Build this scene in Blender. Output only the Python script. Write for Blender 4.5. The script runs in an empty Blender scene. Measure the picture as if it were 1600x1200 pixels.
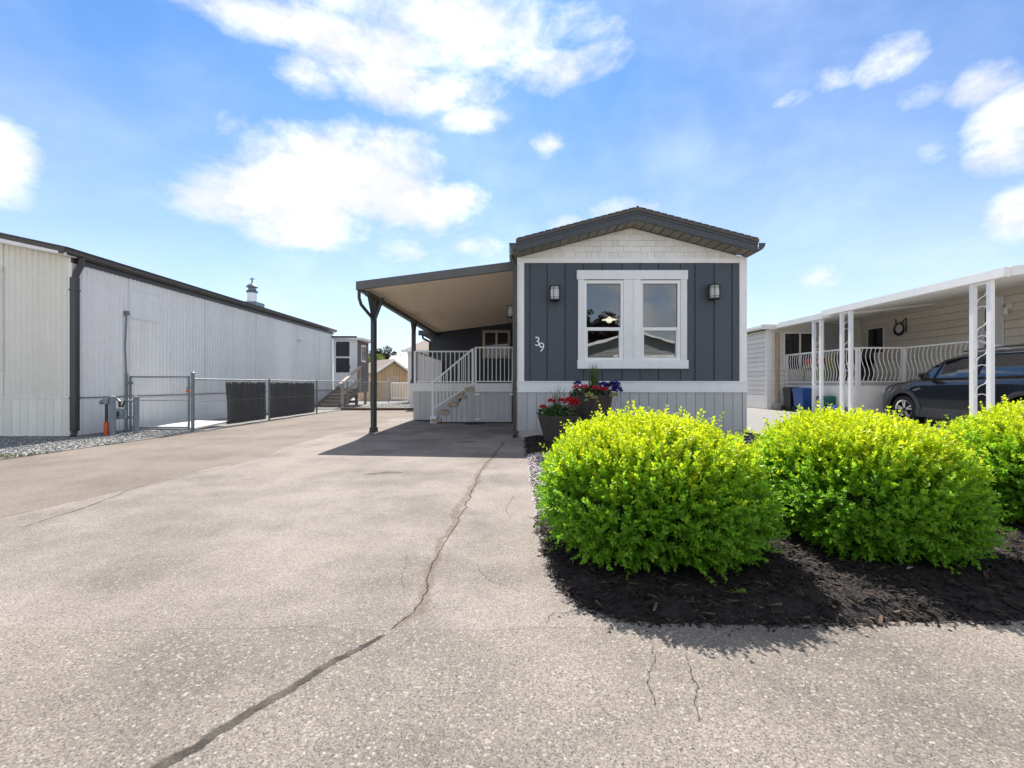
import bpy, math, random
import numpy as np
from mathutils import Vector, Matrix
R = math.radians
random.seed(7)
rng = np.random.default_rng(7)
scene = bpy.context.scene
C = scene.collection

# ------------------------------------------------------------------ camera
FPX = 711.1
cam_d = bpy.data.cameras.new('camera')
cam_d.lens = 16.0; cam_d.sensor_width = 36.0
cam_d.clip_start = 0.05; cam_d.clip_end = 3000
cam = bpy.data.objects.new('camera', cam_d)
cam.location = (0, 0, 1.0); cam.rotation_euler = (R(90), 0, 0)
C.objects.link(cam); scene.camera = cam

# ------------------------------------------------------------------ light
SUN_EL, SUN_AZ = R(50), R(-7)          # azimuth measured from +Y towards +X
SKY_STRENGTH = 0.11
EXPOSURE = 2.14
world = bpy.data.worlds.new('World'); scene.world = world; world.use_nodes = True
wt = world.node_tree; wt.nodes.clear()

def sky_world():
    N, L = wt.nodes, wt.links
    out = N.new('ShaderNodeOutputWorld'); bg = N.new('ShaderNodeBackground')
    sky = N.new('ShaderNodeTexSky'); sky.sky_type = 'NISHITA'; sky.sun_disc = False
    sky.sun_elevation = SUN_EL; sky.sun_rotation = SUN_AZ
    sky.air_density = 1.0; sky.dust_density = 0.25; sky.ozone_density = 2.0; sky.altitude = 0
    tc = N.new('ShaderNodeTexCoord')
    def m(op, a, b=None, c=None, clamp=False):
        n = N.new('ShaderNodeMath'); n.operation = op; n.use_clamp = clamp
        for i, v in enumerate((a, b, c)):
            if v is None: continue
            if isinstance(v, (int, float)): n.inputs[i].default_value = v
            else: L.new(v, n.inputs[i])
        return n.outputs[0]
    sep = N.new('ShaderNodeSeparateXYZ'); L.new(tc.outputs['Generated'], sep.inputs[0])
    x, y, z = sep.outputs
    az = m('ARCTAN2', x, y); el = m('ARCSINE', z)
    # cloud clusters by azimuth / elevation; (centre, size, weight)
    blobs = [(560,278,180,78,1.3),(395,312,135,56,1.25),(650,315,105,56,1.25),(475,350,130,44,1.2),(250,305,55,22,.55),
             (600,78,270,52,1.1),(650,128,160,52,1.1),(740,178,70,34,.8),(830,110,90,42,.85),(470,118,70,46,.9),(700,30,260,60,1),
             (0,250,75,70,1.1),(852,230,32,28,.75),(618,385,55,28,.75),(748,380,62,28,.8),(972,322,55,26,.85),(880,352,36,18,.7),
             (440,418,60,18,.55),(1245,152,40,24,.75),(1295,122,45,28,.8),(1395,92,70,42,.95),(1440,148,80,30,.9),(1530,130,80,40,1),
             (1580,200,80,75,1.1),(1590,335,62,52,1.0),(1290,432,60,22,.6),(1060,290,60,22,.55),(930,92,70,36,.55),(1450,238,36,22,.55),
             (1690,120,120,70,1),(-150,180,120,60,1)]
    dens = None
    for bx, by, rx, ry, w in blobs:
        tx = (bx-800)/FPX; a0 = math.atan(tx); e0 = math.atan((600-by)/FPX*math.cos(a0))
        ra = rx/FPX*math.cos(a0)**2; re = ry/FPX*math.cos(a0)*math.cos(e0)**2
        u = m('MULTIPLY_ADD', az, 1/ra, -a0/ra); v = m('MULTIPLY_ADD', el, 1/re, -e0/re)
        d2 = m('MULTIPLY_ADD', v, v, m('MULTIPLY', u, u))
        k = m('MULTIPLY_ADD', d2, -0.55*w, w)
        dens = k if dens is None else m('MAXIMUM', dens, k)
    mp = N.new('ShaderNodeMapping'); mp.inputs['Scale'].default_value = (1, 1, 1.7); L.new(tc.outputs['Generated'], mp.inputs[0])
    def noise(scale, detail, rough, dist=0):
        n = N.new('ShaderNodeTexNoise'); n.inputs['Scale'].default_value = scale; n.inputs['Detail'].default_value = detail
        n.inputs['Roughness'].default_value = rough; n.inputs['Distortion'].default_value = dist
        L.new(mp.outputs[0], n.inputs['Vector']); return n.outputs['Fac']
    fine = noise(9.0, 9, .62, .25); big = noise(2.3, 6, .58)
    # unseen rest of the sky: cumulus cover raised to add fill light
    side = m('SMOOTH_MIN', 1, 1)
    out_az = m('MULTIPLY', m('SUBTRACT', m('ABSOLUTE', az), 1.0), 4, clamp=True)
    out_el = m('MULTIPLY', m('SUBTRACT', el, .72), 5, clamp=True)
    outside = m('MAXIMUM', out_az, out_el)
    gen = m('MULTIPLY', m('MULTIPLY', m('SUBTRACT', big, .38), 5.5), outside)
    dens = m('MAXIMUM', dens, gen)
    dens = m('MAXIMUM', dens, -0.6)
    d = m('ADD', dens, m('MULTIPLY', m('SUBTRACT', fine, .5), 2.05))
    mr = N.new('ShaderNodeMapRange'); mr.interpolation_type = 'SMOOTHSTEP'
    mr.inputs['From Min'].default_value = .18; mr.inputs['From Max'].default_value = 1.35
    L.new(d, mr.inputs['Value']); cover = mr.outputs[0]
    wisp = m('MULTIPLY', m('MULTIPLY', m('SUBTRACT', noise(1.6, 5, .5, .4), .42), 1.5, clamp=True), .55)
    cover = m('MAXIMUM', cover, wisp)
    hz = m('POWER', m('SUBTRACT', 1, m('MULTIPLY', m('ABSOLUTE', el), 1.6), clamp=True), 2.0)
    mixh = N.new('ShaderNodeMix'); mixh.data_type = 'RGBA'
    tint = N.new('ShaderNodeMix'); tint.data_type = 'RGBA'; tint.blend_type = 'MULTIPLY'; tint.inputs['Factor'].default_value = 1
    tint.inputs['B'].default_value = SKY_TINT; L.new(sky.outputs[0], tint.inputs['A'])
    L.new(m('MULTIPLY', hz, .92), mixh.inputs['Factor']); L.new(tint.outputs['Result'], mixh.inputs['A'])
    mixh.inputs['B'].default_value = HAZE_COL
    sh = m('MULTIPLY_ADD', noise(6.5, 8, .6), .6, .70)
    cc = N.new('ShaderNodeMix'); cc.data_type = 'RGBA'; cc.inputs['A'].default_value = CLOUD_LOW; cc.inputs['B'].default_value = CLOUD_HI
    L.new(m('MULTIPLY', m('SUBTRACT', sh, .955), 4.2, clamp=True), cc.inputs['Factor'])
    mixc = N.new('ShaderNodeMix'); mixc.data_type = 'RGBA'
    L.new(cover, mixc.inputs['Factor']); L.new(mixh.outputs['Result'], mixc.inputs['A']); L.new(cc.outputs['Result'], mixc.inputs['B'])
    L.new(mixc.outputs['Result'], bg.inputs['Color']); bg.inputs['Strength'].default_value = SKY_STRENGTH
    L.new(bg.outputs[0], out.inputs['Surface'])
SKY_TINT = (.132, .255, .365, 1)
HAZE_COL = (2.3, 2.45, 2.56, 1)
CLOUD_LOW = (1.98, 2.02, 2.10, 1); CLOUD_HI = (4.1, 4.0, 3.9, 1)
sky_world()

sd = bpy.data.lights.new('sun', 'SUN'); sd.energy = 2.0; sd.angle = R(0.55); sd.color = (1, .955, .89)
sun = bpy.data.objects.new('sun', sd); C.objects.link(sun)
sdir = Vector((math.sin(SUN_AZ)*math.cos(SUN_EL), math.cos(SUN_AZ)*math.cos(SUN_EL), math.sin(SUN_EL)))
sun.rotation_euler = sdir.to_track_quat('Z', 'Y').to_euler(); sun.location = (0, 0, 30)
vs = scene.view_settings
vs.view_transform = 'Standard'; vs.look = 'None'; vs.gamma = 1; vs.use_curve_mapping = False; vs.exposure = EXPOSURE
scene.cycles.max_bounces = 8; scene.cycles.transparent_max_bounces = 16

# ------------------------------------------------------------------ materials
MATS = {}
def mat(name, col, rough=.6, metal=0, var=.10, vscale=5, bump=0, bscale=80, spec=.5, grime=0, gcol=(.18,.15,.11), gscale=(2.5,2.5,.5), coat=0, rnd=.06):
    if name in MATS: return MATS[name]
    mt = bpy.data.materials.new(name); mt.use_nodes = True; MATS[name] = mt
    N, L = mt.node_tree.nodes, mt.node_tree.links
    b = N['Principled BSDF']
    g = N.new('ShaderNodeNewGeometry'); oi = N.new('ShaderNodeObjectInfo')
    n = N.new('ShaderNodeTexNoise'); n.inputs['Scale'].default_value = vscale; n.inputs['Detail'].default_value = 6; n.inputs['Roughness'].default_value = .65
    L.new(g.outputs['Position'], n.inputs['Vector'])
    r = N.new('ShaderNodeMapRange'); r.inputs['From Min'].default_value = .25; r.inputs['From Max'].default_value = .75
    r.inputs['To Min'].default_value = 1-var; r.inputs['To Max'].default_value = 1+var
    L.new(n.outputs['Fac'], r.inputs['Value'])
    r2 = N.new('ShaderNodeMapRange'); r2.inputs['To Min'].default_value = 1-rnd; r2.inputs['To Max'].default_value = 1+rnd
    L.new(oi.outputs['Random'], r2.inputs['Value'])
    mu = N.new('ShaderNodeMath'); mu.operation = 'MULTIPLY'; L.new(r.outputs[0], mu.inputs[0]); L.new(r2.outputs[0], mu.inputs[1])
    vm = N.new('ShaderNodeVectorMath'); vm.operation = 'SCALE'; vm.inputs[0].default_value = col[:3]; L.new(mu.outputs[0], vm.inputs['Scale'])
    last = vm.outputs[0]
    if grime:
        mp = N.new('ShaderNodeMapping'); mp.inputs['Scale'].default_value = gscale; L.new(g.outputs['Position'], mp.inputs[0])
        n2 = N.new('ShaderNodeTexNoise'); n2.inputs['Scale'].default_value = 1.6; n2.inputs['Detail'].default_value = 9; n2.inputs['Roughness'].default_value = .7
        L.new(mp.outputs[0], n2.inputs['Vector'])
        r3 = N.new('ShaderNodeMapRange'); r3.inputs['From Min'].default_value = .48; r3.inputs['From Max'].default_value = .78; r3.inputs['To Max'].default_value = grime
        L.new(n2.outputs['Fac'], r3.inputs['Value'])
        mx = N.new('ShaderNodeMix'); mx.data_type = 'RGBA'; mx.inputs['B'].default_value = (*gcol, 1)
        L.new(r3.outputs[0], mx.inputs['Factor']); L.new(last, mx.inputs['A']); last = mx.outputs['Result']
    L.new(last, b.inputs['Base Color'])
    b.inputs['Roughness'].default_value = rough; b.inputs['Metallic'].default_value = metal
    b.inputs['Specular IOR Level'].default_value = spec; b.inputs['Coat Weight'].default_value = coat; b.inputs['Coat Roughness'].default_value = .05
    if bump:
        n3 = N.new('ShaderNodeTexNoise'); n3.inputs['Scale'].default_value = bscale; n3.inputs['Detail'].default_value = 5
        L.new(g.outputs['Position'], n3.inputs['Vector'])
        bp = N.new('ShaderNodeBump'); bp.inputs['Strength'].default_value = bump; bp.inputs['Distance'].default_value = .004
        L.new(n3.outputs['Fac'], bp.inputs['Height']); L.new(bp.outputs[0], b.inputs['Normal'])
    return mt

def glass_mat(name, tint=(.75,.8,.8), ior=1.75, dark=None):
    mt = bpy.data.materials.new(name); mt.use_nodes = True; MATS[name] = mt
    N, L = mt.node_tree.nodes, mt.node_tree.links; N.clear()
    o = N.new('ShaderNodeOutputMaterial'); mix = N.new('ShaderNodeMixShader'); fr = N.new('ShaderNodeFresnel'); fr.inputs[0].default_value = ior
    gl = N.new('ShaderNodeBsdfGlossy'); gl.inputs['Roughness'].default_value = .012
    nz = N.new('ShaderNodeTexNoise'); nz.inputs['Scale'].default_value = 1.3; bp = N.new('ShaderNodeBump'); bp.inputs['Strength'].default_value = .03; bp.inputs['Distance'].default_value = .05
    g = N.new('ShaderNodeNewGeometry'); L.new(g.outputs['Position'], nz.inputs['Vector']); L.new(nz.outputs['Fac'], bp.inputs['Height']); L.new(bp.outputs[0], gl.inputs['Normal'])
    if dark is None:
        tr = N.new('ShaderNodeBsdfTransparent'); tr.inputs[0].default_value = (*tint, 1)
    else:
        tr = N.new('ShaderNodeBsdfDiffuse'); tr.inputs[0].default_value = (*dark, 1)
    L.new(fr.outputs[0], mix.inputs[0]); L.new(tr.outputs[0], mix.inputs[1]); L.new(gl.outputs[0], mix.inputs[2]); L.new(mix.outputs[0], o.inputs[0])
    return mt

def leaf_mat(name, trans=.4, rough=.45):
    mt = bpy.data.materials.new(name); mt.use_nodes = True; MATS[name] = mt
    N, L = mt.node_tree.nodes, mt.node_tree.links; N.clear()
    o = N.new('ShaderNodeOutputMaterial'); at = N.new('ShaderNodeAttribute'); at.attribute_name = 'Col'
    pb = N.new('ShaderNodeBsdfPrincipled'); pb.inputs['Roughness'].default_value = rough; pb.inputs['Specular IOR Level'].default_value = .4
    tl = N.new('ShaderNodeBsdfTranslucent'); mix = N.new('ShaderNodeMixShader'); mix.inputs[0].default_value = trans
    nz = N.new('ShaderNodeTexNoise'); nz.inputs['Scale'].default_value = 40
    hs = N.new('ShaderNodeHueSaturation'); L.new(at.outputs['Color'], hs.inputs['Color'])
    r = N.new('ShaderNodeMapRange'); r.inputs['To Min'].default_value = .75; r.inputs['To Max'].default_value = 1.25; L.new(nz.outputs['Fac'], r.inputs['Value']); L.new(r.outputs[0], hs.inputs['Value'])
    L.new(hs.outputs[0], pb.inputs['Base Color']); L.new(hs.outputs[0], tl.inputs['Color'])
    L.new(pb.outputs[0], mix.inputs[1]); L.new(tl.outputs[0], mix.inputs[2]); L.new(mix.outputs[0], o.inputs[0])
    return mt

def attr_mat(name, rough=.8, bump=0):
    mt = bpy.data.materials.new(name); mt.use_nodes = True; MATS[name] = mt
    N, L = mt.node_tree.nodes, mt.node_tree.links
    b = N['Principled BSDF']; at = N.new('ShaderNodeAttribute'); at.attribute_name = 'Col'
    nz = N.new('ShaderNodeTexNoise'); nz.inputs['Scale'].default_value = 90; nz.inputs['Detail'].default_value = 4
    g = N.new('ShaderNodeNewGeometry'); L.new(g.outputs['Position'], nz.inputs['Vector'])
    r = N.new('ShaderNodeMapRange'); r.inputs['To Min'].default_value = .7; r.inputs['To Max'].default_value = 1.3; L.new(nz.outputs['Fac'], r.inputs['Value'])
    vm = N.new('ShaderNodeVectorMath'); vm.operation = 'SCALE'; L.new(at.outputs['Color'], vm.inputs[0]); L.new(r.outputs[0], vm.inputs['Scale'])
    L.new(vm.outputs[0], b.inputs['Base Color']); b.inputs['Roughness'].default_value = rough; b.inputs['Specular IOR Level'].default_value = .3
    return mt

def emit_mat(name, col, s):
    mt = bpy.data.materials.new(name); mt.use_nodes = True; MATS[name] = mt
    b = mt.node_tree.nodes['Principled BSDF']; b.inputs['Base Color'].default_value = (*col, 1)
    b.inputs['Emission Color'].default_value = (*col, 1); b.inputs['Emission Strength'].default_value = s
    return mt

def asphalt(name, dark, light, stone, scale, stone_amt, patch=.3, warm=(.36,.30,.25)):
    mt = bpy.data.materials.new(name); mt.use_nodes = True; MATS[name] = mt
    N, L = mt.node_tree.nodes, mt.node_tree.links; b = N['Principled BSDF']
    g = N.new('ShaderNodeNewGeometry'); P = g.outputs['Position']
    def noise(s, d=6, r=.6, vec=P):
        n = N.new('ShaderNodeTexNoise'); n.inputs['Scale'].default_value = s; n.inputs['Detail'].default_value = d; n.inputs['Roughness'].default_value = r
        L.new(vec, n.inputs['Vector']); return n.outputs['Fac']
    def rng_(v, a, b_, c=0, d=1):
        r = N.new('ShaderNodeMapRange'); r.inputs[1].default_value = a; r.inputs[2].default_value = b_; r.inputs[3].default_value = c; r.inputs[4].default_value = d
        L.new(v, r.inputs[0]); return r.outputs[0]
    def mix(f, a, b_, blend='MIX'):
        m = N.new('ShaderNodeMix'); m.data_type = 'RGBA'; m.blend_type = blend
        for k, v in (('Factor', f), ('A', a), ('B', b_)):
            if isinstance(v, tuple): m.inputs[k].default_value = (*v, 1)
            elif isinstance(v, (int, float)): m.inputs[k].default_value = v
            else: L.new(v, m.inputs[k])
        return m.outputs['Result']
    # jittered position so that the stones are not round cells
    vo = N.new('ShaderNodeTexVoronoi'); vo.inputs['Scale'].default_value = scale; vo.inputs['Randomness'].default_value = 1
    L.new(P, vo.inputs['Vector'])
    vo2 = N.new('ShaderNodeTexVoronoi'); vo2.inputs['Scale'].default_value = scale*2.3; L.new(P, vo2.inputs['Vector'])
    sp = N.new('ShaderNodeSeparateColor'); L.new(vo.outputs['Color'], sp.inputs[0])
    sp2 = N.new('ShaderNodeSeparateColor'); L.new(vo2.outputs['Color'], sp2.inputs[0])
    base = mix(rng_(noise(.9, 9, .68), .38, .62), dark, light)
    base = mix(rng_(noise(.45, 5, .6), .46, .68, 0, .75), base, warm)
    fine = mix(rng_(sp2.outputs[0], 0, 1, .55, 1.45), (0,0,0), base)
    fine = mix(.65, base, mix(1.0, base, mix(sp2.outputs[1], (.55,.55,.55), (1.5,1.45,1.4)), 'MULTIPLY'))
    st_col = mix(sp.outputs[1], stone, (stone[0]*.62, stone[1]*.55, stone[2]*.48))
    st = mix(rng_(sp.outputs[0], 1-stone_amt-.04, 1-stone_amt+.04), fine, st_col)
    edge = rng_(vo.outputs['Distance'], .25, .62, 0, 1)           # dark binder between the stones
    colr = mix(rng_(vo.outputs['Distance'], .4, .8, 0, .4), st, (dark[0]*.45, dark[1]*.45, dark[2]*.45))
    colr = mix(rng_(sp2.outputs[2], .90, .95, 0, .75), colr, (dark[0]*.3, dark[1]*.3, dark[2]*.3))
    stain = rng_(noise(.8, 9, .72), .57, .74, 0, patch)
    colr = mix(stain, colr, (dark[0]*.6, dark[1]*.6, dark[2]*.62))
    L.new(colr, b.inputs['Base Color']); b.inputs['Roughness'].default_value = .85; b.inputs['Specular IOR Level'].default_value = .25
    bp = N.new('ShaderNodeBump'); bp.inputs['Strength'].default_value = .5; bp.inputs['Distance'].default_value = .004; bp.invert = True
    L.new(vo.outputs['Distance'], bp.inputs['Height']); L.new(bp.outputs[0], b.inputs['Normal'])
    return mt

white = mat('white_paint', (.88,.87,.845), .5, var=.05, grime=.12, bump=.1)
cream = mat('cream_trim', (.60,.53,.42), .5, var=.05)
grey_trim = mat('pale_grey_trim', (.83,.83,.82), .55, var=.05, grime=.10)
navy = mat('charcoal_blue_siding', (.066,.080,.097), .55, var=.14, vscale=14, bump=.35, bscale=130, rnd=.07, grime=.10, gcol=(.09,.095,.10))
skirt_g = mat('light_grey_skirting', (.52,.525,.515), .6, var=.06, bump=.15, grime=.15, gcol=(.25,.22,.18))
dark_metal = mat('dark_bronze_metal', (.050,.048,.044), .42, .0, var=.12, spec=.5, grime=.2, gcol=(.11,.10,.085))
fascia_m = mat('slate_fascia', (.060,.068,.074), .5, var=.12, grime=.15, gcol=(.11,.10,.09))
roof_sh = mat('grey_asphalt_shingle', (.11,.10,.092), .9, var=.35, vscale=40, bump=.8, bscale=150)
soffit_m = mat('brown_grey_soffit', (.19,.18,.15), .6, var=.15)
vinyl = mat('white_vinyl', (.88,.88,.87), .35, var=.03)
carport_ceil = mat('carport_ceiling', (.88,.77,.60), .5, var=.07, grime=.15, gcol=(.60,.45,.30), gscale=(1,1,1))
carport_out = mat('carport_grey', (.115,.118,.112), .45, var=.12, grime=.15)
wood = mat('weathered_wood', (.45,.355,.265), .75, var=.3, vscale=18, bump=.4)
wood_dk = mat('brown_wood', (.15,.095,.065), .8, var=.3, vscale=16, bump=.4)
tan = mat('tan_boards', (.52,.37,.21), .75, var=.18, vscale=8, bump=.2)
galv = mat('galvanised_steel', (.21,.245,.265), .45, .35, var=.18, vscale=25)
bollard_m = mat('bollard_grey', (.19,.235,.27), .6, var=.15, vscale=20, grime=.3)
left_metal = mat('pale_ribbed_metal', (.87,.865,.84), .45, .0, var=.04, grime=.26, gcol=(.52,.48,.40), gscale=(1.6,1.6,.16), spec=.4)
left_front = mat('cream_ribbed_metal', (.82,.80,.71), .5, var=.04, grime=.2, gcol=(.4,.37,.30), gscale=(1.2,1.2,.25))
beige_siding = mat('beige_lap_siding', (.80,.735,.63), .55, var=.05, grime=.12)
pale_siding = mat('off_white_lap_siding', (.80,.775,.72), .55, var=.05, grime=.12)
black_m = mat('black_metal', (.015,.015,.016), .4, var=.1)
black_plastic = mat('black_plastic', (.018,.018,.02), .5, var=.2)
blue_plastic = mat('blue_plastic', (.015,.075,.30), .45, var=.15)
green_plastic = mat('green_plastic', (.015,.13,.09), .5, var=.15)
orange = mat('orange_paint', (.62,.10,.02), .6, var=.2, vscale=20)
concrete = mat('pale_concrete', (.47,.44,.40), .85, var=.15, bump=.3, grime=.3)
frosted = mat('frosted_glass', (.55,.56,.54), .25, var=.05)
pot_m = mat('dark_stone_pot', (.060,.050,.043), .7, var=.3, vscale=9, bump=.4, grime=.3, gcol=(.12,.10,.085))
soil_m = mat('dark_soil', (.03,.022,.016), .95, var=.4, vscale=40, bump=.8)
car_paint = mat('dark_blue_car_paint', (.008,.010,.013), .22, .0, var=.03, coat=1.0)
car_clad = mat('grey_plastic_cladding', (.055,.06,.065), .6, var=.1)
chrome = mat('bright_alloy', (.62,.63,.65), .22, 1.0, var=.05)
rubber = mat('tyre_rubber', (.018,.018,.019), .8, var=.2)
fabric_black = mat('black_privacy_fabric', (.012,.013,.017), .8, var=.35, vscale=6, bump=.5)
shake_grey = mat('grey_brown_shakes', (.17,.145,.135), .8, var=.25, vscale=12, bump=.4)
shake_white = mat('white_gable_shingle', (.87,.85,.81), .6, var=.05, vscale=30, bump=.35, grime=.1)
brown_roof = mat('brown_roof_shingle', (.20,.155,.125), .9, var=.3, vscale=20, bump=.5)
interior = mat('interior_wall', (.16,.12,.09), .8, var=.15)
patch_brown = mat('soil_brown', (.055,.042,.033), .95, var=.4, vscale=14, bump=1, bscale=60)
mulch_m = mat('black_mulch', (.020,.015,.013), .95, var=.5, vscale=60, bump=1, bscale=120)
gravel_m = mat('grey_gravel_ground', (.25,.24,.225), .95, var=.45, vscale=45, bump=1, bscale=70)
far_ground = mat('pale_gravelly_ground', (.34,.31,.27), .95, var=.3, vscale=4, bump=.8, bscale=40)
crack_m = mat('crack_earth', (.085,.062,.045), .95, var=.5, vscale=30)
crack_warm = mat('crack_rust_dirt', (.20,.135,.090), .95, var=.4, vscale=25)
tar_m = mat('black_tar_patch', (.055,.048,.042), .9, var=.5, vscale=22, bump=1, bscale=90, grime=.6, gcol=(.20,.18,.16), gscale=(9,9,9))
asph_road = asphalt('worn_road_asphalt', (.165,.144,.126), (.262,.232,.204), (.37,.335,.295), 112, .14, .34, (.285,.245,.205))
asph_drive = asphalt('driveway_asphalt', (.172,.148,.131), (.300,.266,.240), (.38,.35,.318), 130, .09, .45, (.315,.275,.238))
asph_left = asphalt('brown_asphalt', (.155,.128,.108), (.250,.210,.177), (.32,.28,.24), 130, .10, .42, (.225,.182,.148))
glass = glass_mat('window_glass', (.50,.53,.53), 2.5)
glass_dark = glass_mat('dark_window_glass', ior=1.8, dark=(.02,.024,.026))
glass_car = glass_mat('car_glass', ior=2.3, dark=(.012,.016,.02))
leafm = leaf_mat('shrub_leaf', .5); leafp = leaf_mat('plant_leaf', .3); petal = leaf_mat('petal', .35, .6)
chipm = attr_mat('bark_chip', .9); stonem = attr_mat('loose_stone', .8)
lamp_glow = emit_mat('lamp_glow', (1, .84, .62), 1.0)

# ------------------------------------------------------------------ mesh helpers
ORG = {}
class MB:
    def __init__(s): s.v = []; s.f = []
    def add(s, vs_, fs):
        o = len(s.v); s.v += [tuple(p) for p in vs_]; s.f += [tuple(i+o for i in f) for f in fs]; return s
    def box(s, x0, x1, y0, y1, z0, z1):
        return s.add([(x0,y0,z0),(x1,y0,z0),(x1,y1,z0),(x0,y1,z0),(x0,y0,z1),(x1,y0,z1),(x1,y1,z1),(x0,y1,z1)],
                     [(0,3,2,1),(4,5,6,7),(0,1,5,4),(1,2,6,5),(2,3,7,6),(3,0,4,7)])
    def bar(s, p0, p1, w, h, up=(0,0,1)):
        p0, p1 = Vector(p0), Vector(p1); d = (p1-p0).normalized(); up = Vector(up)
        if abs(d.dot(up)) > .99: up = Vector((0,1,0))
        a = d.cross(up).normalized()*(w/2); b = a.cross(d).normalized()*(h/2)
        vs_ = [p+q for p in (p0, p1) for q in (-a-b, a-b, a+b, -a+b)]
        return s.add(vs_, [(0,1,2,3)[::-1],(4,5,6,7),(0,1,5,4),(1,2,6,5),(2,3,7,6),(3,0,4,7)])
    def tube(s, pts, r, n=8, caps=True):
        pts = [Vector(p) for p in pts]; rs = r if isinstance(r, (list, tuple)) else [r]*len(pts)
        rings = []; ref = None
        for i, p in enumerate(pts):
            d = (pts[min(i+1, len(pts)-1)]-pts[max(i-1, 0)]).normalized()
            if ref is None: ref = Vector((0,0,1)) if abs(d.z) < .9 else Vector((1,0,0))
            a = d.cross(ref).normalized(); b = a.cross(d).normalized(); ref = b
            rings.append([p+(a*math.cos(t)+b*math.sin(t))*rs[i] for t in [2*math.pi*k/n for k in range(n)]])
        o = len(s.v); s.v += [tuple(q) for rg in rings for q in rg]
        for i in range(len(pts)-1):
            for k in range(n):
                k2 = (k+1) % n; s.f.append((o+i*n+k, o+i*n+k2, o+(i+1)*n+k2, o+(i+1)*n+k))
        if caps:
            s.f.append(tuple(o+k for k in range(n))[::-1]); s.f.append(tuple(o+(len(pts)-1)*n+k for k in range(n)))
        return s
    def prism(s, poly, axis, a, b):
        def mk(p, t): return {'x': (t, p[0], p[1]), 'y': (p[0], t, p[1]), 'z': (p[0], p[1], t)}[axis]
        n = len(poly); o = len(s.v)
        s.v += [mk(p, a) for p in poly]+[mk(p, b) for p in poly]
        s.f.append(tuple(range(o, o+n))); s.f.append(tuple(range(o+n, o+2*n))[::-1])
        for i in range(n): j = (i+1) % n; s.f.append((o+i, o+n+i, o+n+j, o+j))
        return s
    def lathe(s, prof, cx, cy, n=24, sq=1):
        o = len(s.v)
        for r, z in prof:
            for k in range(n):
                t = 2*math.pi*k/n; s.v.append((cx+r*math.cos(t), cy+r*math.sin(t), z))
        for i in range(len(prof)-1):
            for k in range(n): k2 = (k+1) % n; s.f.append((o+i*n+k, o+i*n+k2, o+(i+1)*n+k2, o+(i+1)*n+k))
        return s
    def build(s, name, m, parent=None, smooth=False, fix=True):
        me = bpy.data.meshes.new(name)
        off = ORG.get(parent.name, (0,0,0)) if parent else (0,0,0)
        me.from_pydata([(a-off[0], b-off[1], c-off[2]) for a, b, c in s.v], [], s.f)
        if fix:
            import bmesh
            bm = bmesh.new(); bm.from_mesh(me); bmesh.ops.recalc_face_normals(bm, faces=bm.faces); bm.to_mesh(me); bm.free()
        me.materials.append(m)
        if smooth: me.shade_smooth(); me.set_sharp_from_angle(angle=R(42))
        o = bpy.data.objects.new(name, me); C.objects.link(o)
        if parent: o.parent = parent; ORG[o.name] = off
        return o
def tag(o, label, cat, group=None):
    o['label'] = label; o['category'] = cat
    if group: o['group'] = group
    return o
def thing(name, label, cat, loc=(0,0,0), group=None):
    o = bpy.data.objects.new(name, None); C.objects.link(o); o.location = loc; ORG[o.name] = tuple(loc); o.empty_display_size = .2
    return tag(o, label, cat, group)
def struct(o): o['kind'] = 'structure'; return o
def stuff(o, label=None, cat=None):
    o['kind'] = 'stuff'
    if label: tag(o, label, cat)
    return o
def bx(name, m, parent, *a): return MB().box(*a).build(name, m, parent, fix=False)
def sub(root, name):                                                 # a part that is only a holder for its pieces
    o = bpy.data.objects.new(name, None); C.objects.link(o); o.parent = root; ORG[o.name] = ORG[root.name]; return o
def npmesh(name, V, F, m, parent=None, col=None, smooth=False):
    off = np.array(ORG.get(parent.name, (0,0,0)) if parent else (0,0,0))
    V = np.asarray(V, dtype=np.float64)-off; F = np.asarray(F, dtype=np.int32); k = F.shape[1]
    me = bpy.data.meshes.new(name)
    me.vertices.add(len(V)); me.vertices.foreach_set('co', V.astype(np.float32).ravel())
    me.loops.add(F.size); me.loops.foreach_set('vertex_index', F.ravel())
    me.polygons.add(len(F)); me.polygons.foreach_set('loop_start', np.arange(0, F.size, k, dtype=np.int32))
    me.update(calc_edges=True); me.validate()
    if col is not None:
        ca = me.color_attributes.new('Col', 'FLOAT_COLOR', 'POINT')
        c4 = np.ones((len(V), 4), np.float32); c4[:, :3] = col; ca.data.foreach_set('color', c4.ravel())
    me.materials.append(m)
    if smooth: me.shade_smooth()
    o = bpy.data.objects.new(name, me); C.objects.link(o)
    if parent: o.parent = parent; ORG[o.name] = tuple(off)
    return o
def W(px, py, Y): return ((px-800)/FPX*Y, Y, 1+(600-py)/FPX*Y)
def norm(a): return a/np.maximum(np.linalg.norm(a, axis=-1, keepdims=True), 1e-9)

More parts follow.
